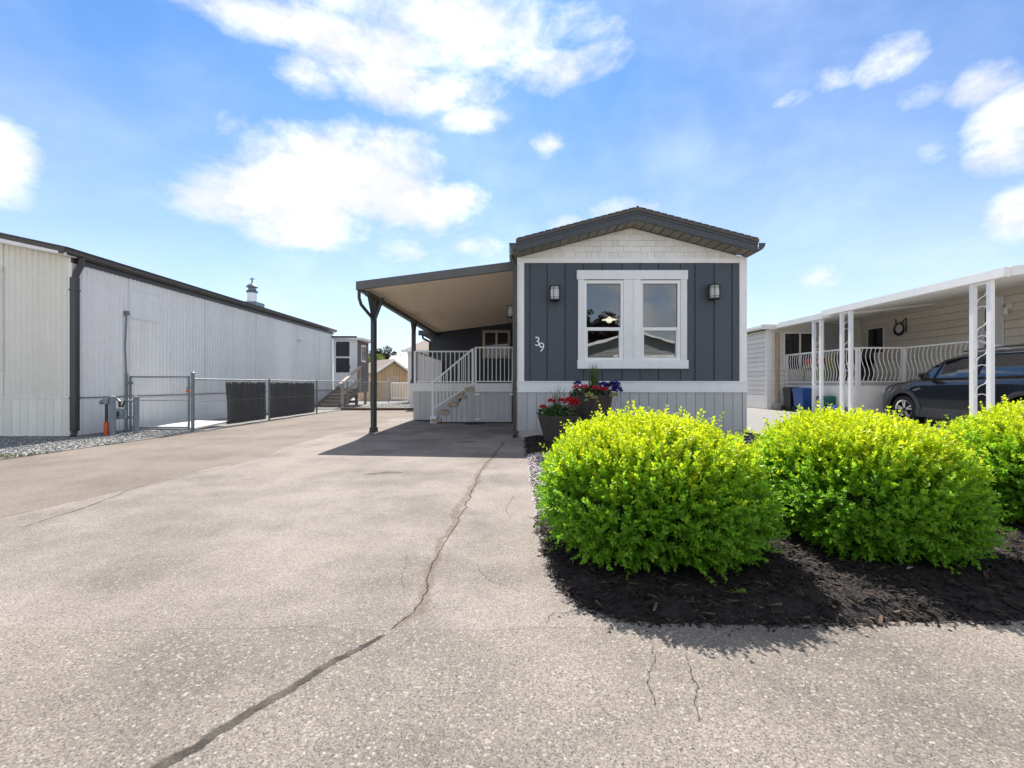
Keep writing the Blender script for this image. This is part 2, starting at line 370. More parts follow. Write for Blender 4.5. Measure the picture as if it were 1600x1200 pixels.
def leaves(base, direc, length, width, col, fold=.25, up=None):
    """folded leaf quads: base points, directions"""
    n = len(base); d = norm(direc)
    r = rng.normal(size=(n, 3)) if up is None else up
    side = norm(np.cross(d, r)); nrm = norm(np.cross(side, d))
    L_ = np.asarray(length).reshape(-1, 1); Wd = np.asarray(width).reshape(-1, 1)
    p0 = base; p2 = base+d*L_; mid = base+d*L_*.5
    p1 = mid+side*Wd*.5+nrm*Wd*fold; p3 = mid-side*Wd*.5+nrm*Wd*fold
    V = np.stack([p0, p1, p2, p3], 1).reshape(-1, 3)
    i = np.arange(n)*4
    F = np.concatenate([np.stack([i, i+1, i+2], 1), np.stack([i, i+2, i+3], 1)])
    return V, F, np.repeat(col, 4, axis=0)
def merge(parts):
    o = 0; Vs, Fs, Cs = [], [], []
    for V, F, c in parts: Vs.append(V); Fs.append(F+o); Cs.append(c); o += len(V)
    return np.concatenate(Vs), np.concatenate(Fs), np.concatenate(Cs)

# ================================================================== SETTING
struct(bx('ground', far_ground, None, -600, 600, -300, 900, -.5, -.03))
struct(bx('road', asph_road, None, -60, 60, -8.5, 2.3, -.2, -.0006))
def sheet(name, poly, z, m, parent=None):
    return MB().prism(poly, 'z', z-.12, z).build(name, m, parent)
edge = [(-3.72+.10*math.sin(y*1.3)+.05*math.sin(y*3.1+1)+.035*(y-2)*.9, y) for y in np.linspace(1.86, 17.3, 40)]
drv = struct(sheet('driveway', [(-9,1.86)]+[(x,1.86+.012*math.sin(x*5)+.01*math.sin(x*13)) for x in np.linspace(-8.6,.9,60)]+[(.9,8.5),(.9,17.3),(-6.5,17.3),(-6.5,9.3),(-6.75,5.9),(-9,5.2)], 0, asph_drive))
struct(sheet('neighbour_driveway', [(-8.98,1.9)]+edge+[(-6.48,17.29),(-6.48,9.3),(-6.72,5.9),(-8.98,5.15)], .0015, asph_left))
struct(sheet('gravel_strip', [(-40,4.2),(-8.98,5.2),(-6.75,5.92),(-6.5,9.3),(-6.42,9.8),(-8.6,9.8),(-40,9.8)], .012, gravel_m))
struct(sheet('side_yard', [(-6.52,9.6),(-6.52,30),(-9,30),(-9,9.6)], .008, gravel_m))
struct(sheet('back_gravel', [(-6.5,17.34),(2,17.34),(2,40),(-6.5,40)], .01, gravel_m))
bx('timber_edging', wood_dk, None, -6.5, .1, 17.27, 17.38, -.05, .09)
tag(bpy.data.objects['timber_edging'], 'long brown timber edging at the far end of the driveway', 'edging')
struct(sheet('side_lot_gravel', [(4.4,8.6),(4.6,3.4),(30,3.4),(30,30),(4.4,30)], -.012, far_ground))
struct(sheet('carport_slab', [(8.4,4.0),(30,4.0),(30,12.5),(8.4,12.5)], .02, concrete))
struct(sheet('neighbour_terrace', [(8.39,12.4),(30,12.4),(30,30),(8.39,30)], .13, far_ground))
struct(MB().prism([(9.5,-.2),(9.5,-.011),(13.2,.128),(30,.128),(30,-.2)], 'x', 4.45, 8.389).build('sloping_gravel', gravel_m))

def worn(name, col, col2, soft=.5, scale=45, bias=-1.15):
    """a deposit whose ragged rim lets the asphalt show through"""
    mt = bpy.data.materials.new(name); mt.use_nodes = True; N, L = mt.node_tree.nodes, mt.node_tree.links; b = N['Principled BSDF']; o = N['Material Output']
    at = N.new('ShaderNodeAttribute'); at.attribute_name = 'Col'; g = N.new('ShaderNodeNewGeometry')
    n = N.new('ShaderNodeTexNoise'); n.inputs['Scale'].default_value = scale; n.inputs['Detail'].default_value = 8; n.inputs['Roughness'].default_value = .7; L.new(g.outputs['Position'], n.inputs['Vector'])
    n2 = N.new('ShaderNodeTexNoise'); n2.inputs['Scale'].default_value = 14; n2.inputs['Detail'].default_value = 8; L.new(g.outputs['Position'], n2.inputs['Vector'])
    mx = N.new('ShaderNodeMix'); mx.data_type = 'RGBA'; mx.inputs['A'].default_value = (*col, 1); mx.inputs['B'].default_value = (*col2, 1)
    r = N.new('ShaderNodeMapRange'); r.inputs[1].default_value = .4; r.inputs[2].default_value = .68; L.new(n2.outputs['Fac'], r.inputs[0]); L.new(r.outputs[0], mx.inputs['Factor']); L.new(mx.outputs['Result'], b.inputs['Base Color'])
    b.inputs['Roughness'].default_value = .9; b.inputs['Specular IOR Level'].default_value = .2
    ma = N.new('ShaderNodeMath'); ma.operation = 'MULTIPLY_ADD'; L.new(n.outputs['Fac'], ma.inputs[0]); ma.inputs[1].default_value = 1.6; ma.inputs[2].default_value = bias
    ad = N.new('ShaderNodeMath'); L.new(ma.outputs[0], ad.inputs[0]); L.new(at.outputs['Fac'], ad.inputs[1])
    r2 = N.new('ShaderNodeMapRange'); r2.inputs[1].default_value = 0; r2.inputs[2].default_value = soft; r2.inputs[4].default_value = 1; L.new(ad.outputs[0], r2.inputs[0])
    tr = N.new('ShaderNodeBsdfTransparent'); ms = N.new('ShaderNodeMixShader'); L.new(r2.outputs[0], ms.inputs[0]); L.new(tr.outputs[0], ms.inputs[1]); L.new(b.outputs[0], ms.inputs[2]); L.new(ms.outputs[0], o.inputs[0])
    return mt
crack_m = worn('crack_earth', (.040,.030,.024), (.085,.065,.048), .35, 60, -1.42); crack_warm = worn('crack_rust_dirt', (.205,.150,.110), (.265,.215,.175), 1.6, 34); tar_m = worn('black_tar_patch', (.050,.043,.037), (.12,.105,.09), .5, 80, -1.3)
def ribbon(name, pts, widths, z, m, parent, jag=.35, step=.03, seed=1):
    r = random.Random(seed); pts = [Vector((*p, 0)) for p in pts]; out = []
    for i in range(len(pts)-1):
        n = max(2, int((pts[i+1]-pts[i]).length/step))
        for k in range(n):
            t = k/n; out.append((pts[i].lerp(pts[i+1], t), widths[i]*(1-t)+widths[i+1]*t))
    out.append((pts[-1], widths[-1])); V = []; cl = []; drift = 0; n = len(out)
    for i, (p, w) in enumerate(out):
        a = out[max(i-1,0)][0]; b = out[min(i+1,n-1)][0]; d = (b-a).normalized(); s = Vector((-d.y, d.x, 0))
        drift = drift*.9+r.uniform(-1, 1)*max(.0035, min(w, .02))*jag; e = min(1, i/2, (n-1-i)/2)
        for f, c in ((1.1, 0), (.45, .9), (-.45, .9), (-1.1, 0)): V.append((*(p+s*(drift+w*f)).xy, z)); cl.append([c*e]*3)
    F = [(4*i+k, 4*i+k+4, 4*i+k+5, 4*i+k+1) for i in range(n-1) for k in range(3)]
    return npmesh(name, V, F, m, parent, np.array(cl))
def G(px, py): Y = FPX/(py-600); return ((px-800)/FPX*Y, Y)
main_crack = [G(*p) for p in [(605,988),(650,955),(668,915),(680,880),(700,840),(722,800),(735,770),(752,735),(775,705),(790,690)]]
main_crack = [p for p in main_crack]
ribbon('crack', main_crack, [.005,.005,.007,.005,.005,.007,.008,.006,.006,.006], .0022, crack_m, drv, .9, .012, 2)
ribbon('crack_dirt', main_crack, [.012,.03,.045,.03,.03,.045,.05,.05,.035,.03], .0012, crack_warm, drv, .8, .03, 3)
stain_m = worn('oil_stain', (.075,.065,.058), (.13,.115,.10), 1.6, 9)
for k, (a, b, w_) in enumerate((((705,692),(755,690),.16), ((640,676),(665,674),.14), ((690,668),(780,667),.10), ((560,742),(640,738),.10))):
    p, q = G(*a), G(*b); ribbon('stain', [p, ((p[0]+q[0])/2, (p[1]+q[1])/2+.05), q], [w_*.5, w_, w_*.4], .0018+.0003*k, stain_m, drv, .6, .05, 40+k)
tarp = [G(*p) for p in [(150,1258),(255,1194),(360,1132),(430,1091),(500,1049),(560,1013),(606,988)]]
ribbon('tar_strip', tarp, [.030,.030,.029,.028,.026,.024,.010], .0012, tar_m, drv, .25, .015, 4)
for k, (pts, w) in enumerate([
    ([(1016,996),(1022,1030),(1008,1060),(1026,1100),(1010,1110)], .006), ([(1068,1020),(1080,1050),(1092,1090),(1094,1140)], .007),
    ([(700,1110),(712,1060),(704,1040)], .003),
    ([(830,770),(800,775),(790,800),(800,812)], .006), ([(815,775),(785,784),(760,778)], .005),
    ([(870,955),(855,965),(848,985)], .006), ([(745,880),(760,905),(790,915),(818,925)], .006), ([(640,860),(625,900),(632,935)], .004),
    ([(930,1085),(945,1110),(975,1125),(985,1140)], .004),
    ([(20,830),(110,800),(200,765),(330,735),(420,712),(520,690)], .02)]):
    ribbon('crack', [G(*p) for p in pts], [w*.25]+[w*.4]*(len(pts)-2)+[w*.2], .0032, crack_m, drv, 1.6, .010 if len(pts) < 6 else .05, 10+k)

# --- planting bed
bed_poly = np.array([(.20,8.55),(.16,7.6),(.125,4.44),(.122,2.9),(.135,2.4),(.175,2.15),(.277,1.965),(.416,1.862),(.53,1.825),(1.02,1.815),(2.08,1.85),(3.6,1.84),(6.2,1.83),(6.3,3.3),(4.75,3.6),(4.7,8.55)])
def sdist(P, poly):
    n = len(poly); inside = np.zeros(len(P), bool); dm = np.full(len(P), 1e9)
    for i in range(n):
        a, b = poly[i], poly[(i+1) % n]; ab = b-a
        t = np.clip(((P-a)@ab)/(ab@ab), 0, 1); dm = np.minimum(dm, np.linalg.norm(P-(a+t[:, None]*ab), axis=1))
        c = ((a[1] > P[:, 1]) != (b[1] > P[:, 1])) & (P[:, 0] < (b[0]-a[0])*(P[:, 1]-a[1])/(b[1]-a[1]+1e-12)+a[0]); inside ^= c
    return np.where(inside, dm, -dm)
def bedz(x, y):
    P = np.stack([x, y], 1); d = sdist(P, bed_poly)
    t = np.clip((d+.03)/.25, 0, 1)
    return -.03+.075*t*t*(3-2*t)+(np.sin(x*9+y*4)*.004+np.sin(x*23-y*17)*.004+np.sin(y*31+x*5)*.004)*t, d
gx = np.arange(0, 6.4, .04); gy = np.arange(1.68, 8.6, .04)
X, Y = np.meshgrid(gx, gy); z, d = bedz(X.ravel(), Y.ravel())
V = np.stack([X.ravel(), Y.ravel(), z+rng.normal(0, .003, z.size)], 1); nx = len(gx)
ii = (np.arange(len(gy)-1)[:, None]*nx+np.arange(nx-1)[None]).ravel(); keep = d[ii] > -.1
ii = ii[keep]; struct(npmesh('planting_bed', V, np.stack([ii, ii+1, ii+nx+1, ii+nx], 1), mulch_m))

def slivers(n, xr, yr, ok, lmin, lmax, cols, name, label, cat, zoff=.004, tilt=.35):
    x = rng.uniform(*xr, n); y = rng.uniform(*yr, n); z, d = bedz(x, y); k = ok(x, y, d); x, y, z = x[k], y[k], z[k]; n = len(x)
    a = rng.uniform(0, 2*math.pi, n); L_ = rng.uniform(lmin, lmax, n)[:, None]; w = L_*rng.uniform(.10, .3, n)[:, None]
    dr = np.stack([np.cos(a), np.sin(a), rng.normal(0, tilt, n)], 1); dr = norm(dr)
    sd_ = norm(np.cross(dr, np.array([0,0,1.])+rng.normal(0, .35, (n, 3)))); up = np.cross(sd_, dr)
    c = np.stack([x, y, z+zoff], 1)+np.array([0,0,1])*rng.uniform(0, .012, n)[:, None]
    h = w*.35
    V = np.stack([c-dr*L_/2-sd_*w/2, c+dr*L_/2-sd_*w*.3, c+dr*L_/2+sd_*w*.3, c-dr*L_/2+sd_*w/2, c-dr*L_*.3+up*h, c+dr*L_*.3+up*h], 1).reshape(-1, 3)
    i = np.arange(n)*6
    F = np.concatenate([np.stack([i+p, i+q, i+r_], 1) for p, q, r_ in ((0,1,5),(0,5,4),(1,2,5),(2,3,4),(2,4,5),(3,0,4))])
    cc = np.asarray(cols)[rng.integers(0, len(cols), n)]*rng.uniform(.6, 1.4, (n, 1))
    return stuff(npmesh(name, V, F, chipm, None, np.repeat(cc, 6, 0)), label, cat)
dk = [(.016,.012,.011),(.022,.016,.013),(.012,.010,.010),(.030,.020,.015),(.028,.021,.018)]
lt = [(.10,.068,.048),(.075,.050,.036),(.14,.10,.075),(.05,.035,.027)]
slivers(26000, (.1,6.2), (1.8,3.5), lambda x, y, d: (d > .01) & ((x < 3.6) | (rng.random(len(x)) < .4)), .018, .06, dk*5+lt[:2], 'mulch', 'dark shredded bark mulch under the yellow green shrubs', 'mulch')
slivers(5200, (.08,1.6), (1.79,3.3), lambda x, y, d: (d > -.012) & (d < .10), .012, .04, lt*2+dk, 'bark_litter', 'pale bark crumbs along the rim of the planting bed', 'mulch')
slivers(6000, (.12,1.6), (6.3,8.5), lambda x, y, d: d > .0, .03, .07, dk*3+lt, 'soil_mulch', 'dark brown mulch against the front skirting', 'mulch')
def stones(n, xr, yr, ok, smin, smax, cols, name, label, zf):
    x = rng.uniform(*xr, n); y = rng.uniform(*yr, n); k = ok(x, y); x, y = x[k], y[k]; n = len(x); z = zf(x, y)
    oct_ = np.array([(1,0,0),(0,1,0),(-1,0,0),(0,-1,0),(0,0,1),(0,0,-1)], float)
    s = rng.uniform(smin, smax, (n, 1, 1)); sh = oct_[None]*rng.uniform(.55, 1.0, (n, 6, 1))*np.array([1, .85, .6])
    a = rng.uniform(0, 6.28, n); ca, sa = np.cos(a)[:, None], np.sin(a)[:, None]
    px = sh[..., 0]*ca-sh[..., 1]*sa; py = sh[..., 0]*sa+sh[..., 1]*ca
    V = np.stack([px, py, sh[..., 2]+.2*px*rng.uniform(-1, 1, (n, 1))], -1)*s*.5+np.stack([x, y, z], 1)[:, None]+np.array([0,0,1])*s*.12
    i = np.arange(n)*6
    F = np.concatenate([np.stack([i+p, i+q, i+r_], 1) for p, q, r_ in ((0,1,4),(1,2,4),(2,3,4),(3,0,4),(1,0,5),(2,1,5),(3,2,5),(0,3,5))])
    cc = np.asarray(cols)[rng.integers(0, len(cols), n)]*rng.uniform(.7, 1.25, (n, 1))
    return stuff(npmesh(name, V.reshape(-1, 3), F, stonem, None, np.repeat(cc, 6, 0)), label, 'stones')
pk = [(.46,.39,.36),(.36,.33,.32),(.52,.47,.44),(.40,.30,.27),(.28,.26,.26),(.58,.55,.52)]
bz = lambda x, y: bedz(x, y)[0]
stones(7000, (.12,1.3), (3.0,6.4), lambda x, y: (bedz(x, y)[1] > .0) & (y+.5*x+.25*np.sin(x*9+y*7) > 3.35), .025, .05, pk, 'pale_pebbles', 'pale pinkish pebbles between the left shrub and the driveway', bz)
stones(9000, (1.3,7.5), (3.7,8.5), lambda x, y: y > 3.7+.1*np.sin(x*5), .03, .06, pk, 'pebble_bed', 'pinkish landscape pebbles behind the shrubs by the skirting', lambda x, y: np.where(x < 4.7, bz(x, y), -.01))
gk = [(.20,.215,.215),(.28,.29,.28),(.14,.15,.155),(.34,.34,.32),(.24,.23,.20)]
stones(16000, (-13,-6.4), (4.6,9.7), lambda x, y: (x < -6.75+.07*(y-5.9)+.06*np.sin(y*6)) & (y > 5.9+.31*(x+6.75)+.06*np.sin(x*7)), .025, .06, gk, 'gravel', 'grey crushed gravel in front of the left house', lambda x, y: x*0+.012)
stones(6000, (-6.4,-2.6), (17.4,26), lambda x, y: x < 0, .05, .10, [(.34,.33,.30),(.44,.42,.38),(.26,.25,.23)], 'far_gravel', 'pale gravel patch beyond the end of the driveway', lambda x, y: x*0+.01)
# weeds on the gravel rim, litter on the mulch
n = 900; x = rng.uniform(-9.5, -6.6, n); y = 5.9+.31*(x+6.75)+rng.normal(.25, .12, n)
cl = np.array([(.16,.17,.05)])*rng.uniform(.6, 1.4, (n, 1))
V, F, c_ = leaves(np.stack([x, y, x*0+.015], 1), np.stack([rng.normal(0,.6,n), rng.normal(0,.6,n), np.ones(n)], 1), rng.uniform(.02,.06,n), rng.uniform(.008,.016,n), cl)
stuff(npmesh('weeds', V, F, leafp, None, c_), 'sparse pale green weeds on the rim of the left gravel', 'weeds')
def litter(px, py, size, col, name, label, n=1, seed=1):
    X0, Y0 = G(px, py); z = float(bedz(np.array([X0]), np.array([Y0]))[0][0])+.03
    a = np.linspace(0, 1.6, n)+.3; b = np.stack([X0+np.linspace(-.5, .5, n)*size if n > 1 else np.array([X0-size/2]), np.full(n, Y0), np.full(n, z)], 1)
    dr = np.stack([np.cos(a)*np.where(np.arange(n) % 2, -1, 1), np.sin(a)*.5+.1, np.full(n, .18)], 1)
    V, F, c_ = leaves(b, dr, np.full(n, size if n == 1 else size*.5), np.full(n, size*(.45 if n == 1 else .16)), np.tile(col, (n, 1)), .15, np.tile((0,.2,1.), (n, 1)))
    tag(npmesh(name, V, F, leafp, None, c_), label, 'litter')
litter(1155, 952, .075, (.14,.22,.02), 'fallen_sprig', 'fallen green sprig lying on the mulch', 9)
litter(1424, 914, .05, (.6,.57,.52), 'paper_scrap', 'pale paper scrap on the mulch before the middle shrub')
litter(1365, 893, .02, (.55,.16,.04), 'dry_leaf', 'tiny orange dry leaf on the mulch under the middle shrub')

# ================================================================== MAIN HOUSE
F0 = 8.57; XL, XR, XC = .10, 4.41, 2.255
def fx(px): return (px-800)/FPX*F0
def fz(py): return 1+(600-py)/FPX*F0
SL = .262; ZE = 3.385
def zs(x): return ZE+SL*(XR-XC-abs(x-XC))
home = thing('mobile_home', 'charcoal blue mobile home with white trim and grey gable roof', 'house', (XC, F0, 0))
ox0, ox1, oz0, oz1 = fx(914), fx(1061), fz(562), fz(440)
w = MB(); yb = F0+.022
w.box(XL, ox0, yb, yb+.1, .07, fz(404)); w.box(ox1, XR, yb, yb+.1, .07, fz(404)); w.box(ox0, ox1, yb, yb+.1, .07, oz0); w.box(ox0, ox1, yb, yb+.1, oz1, fz(404))
MB().prism([(XL,fz(404)),(XR,fz(404)),(XR,zs(XR)),(XC,zs(XC)),(XL,zs(XL))], 'y', yb+.002, yb+.1).build('gable_wall', shake_white, home)
w.build('front_wall', navy, home)
bx('side_wall', navy, home, XL, XL+.1, F0+.13, 21.4, .07, ZE); bx('side_wall', navy, home, XR-.1, XR, F0+.13, 21.4, .07, ZE)
MB().prism([(XL+.1,.07),(XR-.1,.07),(XR-.1,ZE),(XC,zs(XC)),(XL+.1,ZE)], 'y', 21.3, 21.4).build('back_wall', navy, home)
bx('interior_floor', interior, home, XL+.1, XR-.1, F0+.13, 21.2, .75, .8); bx('interior_ceiling', interior, home, XL+.1, XR-.1, F0+.13, 21.2, 3.2, 3.25); bx('partition_wall', interior, home, XL+.11, XR-.11, 13, 13.1, .8, 3.2)
bx('valance', interior, home, ox0-.1, ox1+.1, F0+.2, F0+.24, oz1-.12, oz1+.1)
# vertical siding boards with recessed joints
gpx = [819,828,855,883,912,941,972,1000,1029,1063,1086,1116,1144,1155]
for a, b in zip(gpx[:-1], gpx[1:]):
    x0, x1 = fx(a)+.008, fx(b)-.008
    if a >= 912 and b <= 1063:
        bx('siding_board', navy, home, x0, x1, F0, yb, fz(597), fz(570)); bx('siding_board', navy, home, x0, x1, F0, yb, fz(430), fz(411))
    else: bx('siding_board', navy, home, x0, x1, F0, yb, fz(597), fz(411))
    if a not in (819,) and not (901 < a < 1075): bx('batten_bead', navy, home, fx(a)-.017, fx(a)-.0085, F0-.006, F0+.012, fz(597)+.002, fz(411)-.002)
# white trim
bx('corner_trim', white, home, XL-.004, fx(819), F0-.018, F0+.05, fz(597), zs(XL)-.0)
bx('corner_trim', white, home, fx(1155), XR+.004, F0-.018, F0+.05, fz(597), zs(XR)-.0)
bx('frieze_trim', white, home, fx(819)+.001, fx(1155)-.001, F0-.016, yb, fz(411), fz(403))
bx('belly_band', grey_trim, home, XL-.012, XR+.012, F0-.03, yb, fz(613), fz(597)-.001)
bx('band_cap', grey_trim, home, XL-.02, XR+.02, F0-.045, yb, fz(597), fz(595.5))
# gable shingles, clipped under the soffit
zrow = fz(403); rh = (zs(XC)-zrow)/5.3; row = 0
def clip_gable(x0, x1, z0, z1):
    ts = sorted({x0, x1, *([XC] if x0 < XC < x1 else [])}); pts = [(x0, z0), (x1, z0)]
    f = lambda x: min(z1, zs(x)-.012)
    cross = [XC+s*(XR-XC-(z1+.012-ZE)/SL) for s in (-1, 1)]
    xs = sorted({*ts, *[c for c in cross if x0 < c < x1]}, reverse=True)
    top = [(x, f(x)) for x in xs]
    if max(t[1] for t in top) < z0+.012: return None
    bot = [p for p in pts]
    if top[0][1] < z0:   # right side runs out under the slope
        xc_ = XC+(XR-XC-(z0+.012-ZE)/SL); bot[1] = (xc_, z0); top = [t for t in top if t[0] < xc_]
    if top and top[-1][1] < z0:
        xc_ = XC-(XR-XC-(z0+.012-ZE)/SL); bot[0] = (xc_, z0); top = [t for t in top if t[0] > xc_]
    return bot+top if len(top) >= 1 else None
rr = random.Random(5)
while zrow < zs(XC)-.03:
    x = XL+.0-rr.uniform(0, .15)
    while x < XR:
        wd = rr.uniform(.09, .23); x0, x1 = max(x, XL+.002), min(x+wd-.004, XR-.002); x += wd
        if x1-x0 < .03: continue
        lip = rr.uniform(-.008, .012)
        pl = clip_gable(x0, x1, zrow+.002+max(0, lip), zrow+rh+.0)
        if not pl: continue
        pr = rr.uniform(.012, .020); vs_ = []; n_ = len(pl)
        for p in pl: vs_.append((p[0], F0+.018-pr*(1-.55*(p[1]-zrow)/rh), p[1]))
        for p in pl: vs_.append((p[0], F0+.0235, p[1]))
        MB().add(vs_, [tuple(range(n_)), tuple(range(n_, 2*n_))]+[(i, n_+i, n_+(i+1) % n_, (i+1) % n_) for i in range(n_)]).build('shingle', shake_white, home)
    zrow += rh; row += 1
# skirting boards
xs_ = np.arange(XL+.01, XR-.05, .176)
bx('skirt_backing', skirt_g, home, XL+.02, XR-.02, F0+.01, yb-.001, .12, fz(613))
for x in xs_: bx('skirt_board', skirt_g, home, x, min(x+.168, XR-.01), F0-.012, F0+.009, .13, fz(613)-.001)
bx('foundation_strip', concrete, home, XL+.02, XR-.02, F0-.004, F0+.1, -.02, .129)
bx('corner_post', skirt_g, home, XR-.075, XR+.002, F0-.022, F0+.04, .12, fz(613)-.002); bx('corner_post', skirt_g, home, XL-.002, XL+.07, F0-.022, F0+.04, .12, fz(613)-.002)
for s_ in (XL-.004, XR-.008): bx('skirt_side', skirt_g, home, s_, s_+.012, F0+.05, 21.3, .02, fz(613))
# roof
YF = 8.20; yE = 21.6
roof = MB()
for s in (-1, 1):
    xe = XC+s*(XR-XC+.03); ze = ZE-SL*.03
    roof.prism([(XC, zs(XC)+.175),(xe, ze+.175),(xe, ze+.232),(XC, zs(XC)+.232)], 'y', YF-.03, yE)
rf = roof.build('roof', roof_sh, home)
for s in (-1, 1):
    xe = XC+s*(XR-XC+.02); ze = ZE-SL*.02
    MB().prism([(XC, zs(XC)+.01),(xe, ze+.01),(xe, ze+.174),(XC, zs(XC)+.174)], 'y', YF, YF+.03).build('rake_fascia', fascia_m, home)
    MB().prism([(XC, zs(XC)+.125),(xe, ze+.125),(xe, ze+.172),(XC, zs(XC)+.172)], 'y', YF-.012, YF-.001).build('drip_edge', fascia_m, home)
    MB().prism([(XC, zs(XC)+.02),(xe, ze+.02),(xe, ze+.03),(XC, zs(XC)+.03)], 'y', YF+.031, F0+.02).build('soffit_backing', soffit_m, home)
    t = .004
    while t < XR-XC-.02:
        t2 = min(t+.150, XR-XC+.02); a, b = XC+s*t, XC+s*t2
        MB().prism([(a, zs(a)+.002),(b, zs(b)+.002),(b, zs(b)+.018),(a, zs(a)+.018)], 'y', YF+.031, F0-.001).build('soffit_panel', soffit_m, home)
        t += .172
    # shingle butts showing on the rake edge
    t = .05
    while t < XR-XC:
        a, b = XC+s*t, XC+s*min(t+.11, XR-XC+.03)
        MB().prism([(a, zs(a)+.2325),(b, zs(b)+.2325),(b, zs(b)+.2415),(a, zs(a)+.2355)], 'y', YF-.045, yE).build('shingle_course', roof_sh, rf); t += .125
    # eave gutter
    g0 = XC+s*(XR-XC+.024); zz = ZE+.0
    MB().prism([(g0, zz+.03),(g0+s*.06, zz+.03),(g0+s*.10, zz+.075),(g0+s*.128, zz+.150),(g0+s*.112, zz+.150),(g0+s*.088, zz+.09),(g0+s*.05, zz+.045),(g0, zz+.045)], 'y', YF-.02, yE).build('gutter', fascia_m, home)
    MB().prism([(g0, zz+.03),(g0+s*.06, zz+.03),(g0+s*.10, zz+.075),(g0+s*.128, zz+.150),(g0, zz+.150)], 'y', YF-.026, YF-.0205).build('gutter_cap', fascia_m, home)
    MB().prism([(g0-s*.05, zz-.005),(g0, zz-.005),(g0+s*.06, zz+.028),(g0, zz+.029),(g0-s*.05,zz+.02)], 'y', YF+.04, yE).build('eave_return', soffit_m, home)
MB().tube([(XC, YF-.04, zs(XC)+.226),(XC, yE, zs(XC)+.226)], .028, 6).build('ridge_cap', roof_sh, rf)
d = sub(home, 'downspout'); d['label'] = 'dark downspout on the left corner of the front'
bx('pipe', dark_metal, d, .012, .088, F0-.05, F0+.03, .10, 3.25); MB().tube([(-.01,F0+.02,3.42),(.01,F0,3.34),(.05,F0-.01,3.24)], .04, 8).build('elbow', dark_metal, d)
MB().tube([(.05,F0-.01,.12),(.05,F0-.05,.06),(.05,F0-.16,.035)], .042, 8).build('outlet', dark_metal, d)
for zz in (.9, 2.1): bx('strap', dark_metal, d, .004, .097, F0-.056, F0+.04, zz, zz+.03)
d = sub(home, 'downspout'); d['label'] = 'dark downspout on the right wall of the home'
bx('pipe', dark_metal, d, XR+.012, XR+.07, F0+.12, F0+.19, .10, 3.36)
MB().tube([(XR+.04,F0+.15,.12),(XR+.06,F0+.12,.05),(XR+.24,F0-.02,.03)], .035, 8).build('outlet', dark_metal, d)
bx('pipe_joint', dark_metal, home, XR+.015, XR+.06, F0+.3, F0+.36, .55, .62)
# double window
win = sub(home, 'window'); win['label'] = 'double sash front window in a wide pale surround'
ty = F0-.035
bx('head_trim', grey_trim, win, fx(901), fx(1073.5), ty-.012, F0+.03, fz(437), fz(423)); bx('sill_trim', grey_trim, win, fx(902), fx(1074.5), ty-.012, F0+.03, fz(576), fz(563))
bx('jamb_trim', grey_trim, win, fx(903), fx(912), ty, F0+.04, fz(563)+.001, fz(437)-.001); bx('jamb_trim', grey_trim, win, fx(1063), fx(1072.5), ty, F0+.04, fz(563)+.001, fz(437)-.001)
bx('mullion_trim', grey_trim, win, fx(974), fx(985), ty, F0+.1, fz(563)+.001, fz(437)-.001); bx('mullion_trim', grey_trim, win, fx(990), fx(1000), ty, F0+.1, fz(563)+.001, fz(437)-.001)
bx('mullion_strip', grey_trim, win, fx(985)+.001, fx(990)-.001, ty+.015, F0+.1, fz(563)+.001, fz(437)-.001)
for a, b in ((912.3, 973.7), (1000.3, 1062.7)):
    A, B, T, S = fx(a), fx(b), fz(438), fz(563.5); fw = .048
    y0, y1 = F0-.012, F0+.07
    bx('frame', vinyl, win, A, A+fw, y0, y1, S, T); bx('frame', vinyl, win, B-fw, B, y0, y1, S, T)
    bx('frame', vinyl, win, A+fw, B-fw, y0, y1, T-.062, T); bx('frame', vinyl, win, A+fw, B-fw, y0, y1, S, S+.035)
    mr_ = fz(514); bx('meeting_rail', vinyl, win, A+fw, B-fw, y0+.008, y1, mr_-.03, mr_+.03)
    bx('sash', vinyl, win, A+fw, A+fw+.026, y0+.022, y1, S+.035, mr_-.03); bx('sash', vinyl, win, B-fw-.026, B-fw, y0+.022, y1, S+.035, mr_-.03)
    bx('sash', vinyl, win, A+fw+.026, B-fw-.026, y0+.022, y1, S+.035, S+.055)
    bx('pane', glass, win, A+fw, B-fw, F0+.03, F0+.034, mr_+.03, T-.062); bx('pane', glass, win, A+fw+.026, B-fw-.026, F0+.044, F0+.048, S+.055, mr_-.03)
    for t in (.2, .8): bx('sash_latch', grey_trim, win, A+(B-A)*t-.02, A+(B-A)*t+.02, y0+.01, y0+.021, S+.04, S+.05)
# house number
def text_obj(body, size, loc, rot, m, name, parent, ext=.008):
    cu = bpy.data.curves.new(name, 'FONT'); cu.body = body; cu.size = size; cu.extrude = ext; cu.offset = .0
    tmp = bpy.data.objects.new(name+'_tmp', cu); C.objects.link(tmp)
    dg = bpy.context.evaluated_depsgraph_get(); me = bpy.data.meshes.new_from_object(tmp.evaluated_get(dg))
    bpy.data.objects.remove(tmp); me.materials.clear(); me.materials.append(m)
    o = bpy.data.objects.new(name, me); C.objects.link(o); off = Vector(ORG[parent.name]); o.parent = parent
    o.location = Vector(loc)-off; o.rotation_euler = rot; return o
for ch, px, py in (('3', 835, 540.5), ('9', 841.5, 549.5)):
    o = text_obj(ch, .245, (fx(px), F0-.022, fz(py)), (R(90), 0, 0), vinyl, 'house_number', home); o['label'] = 'white digit '+ch
    o.scale = (.92, 1, 1)
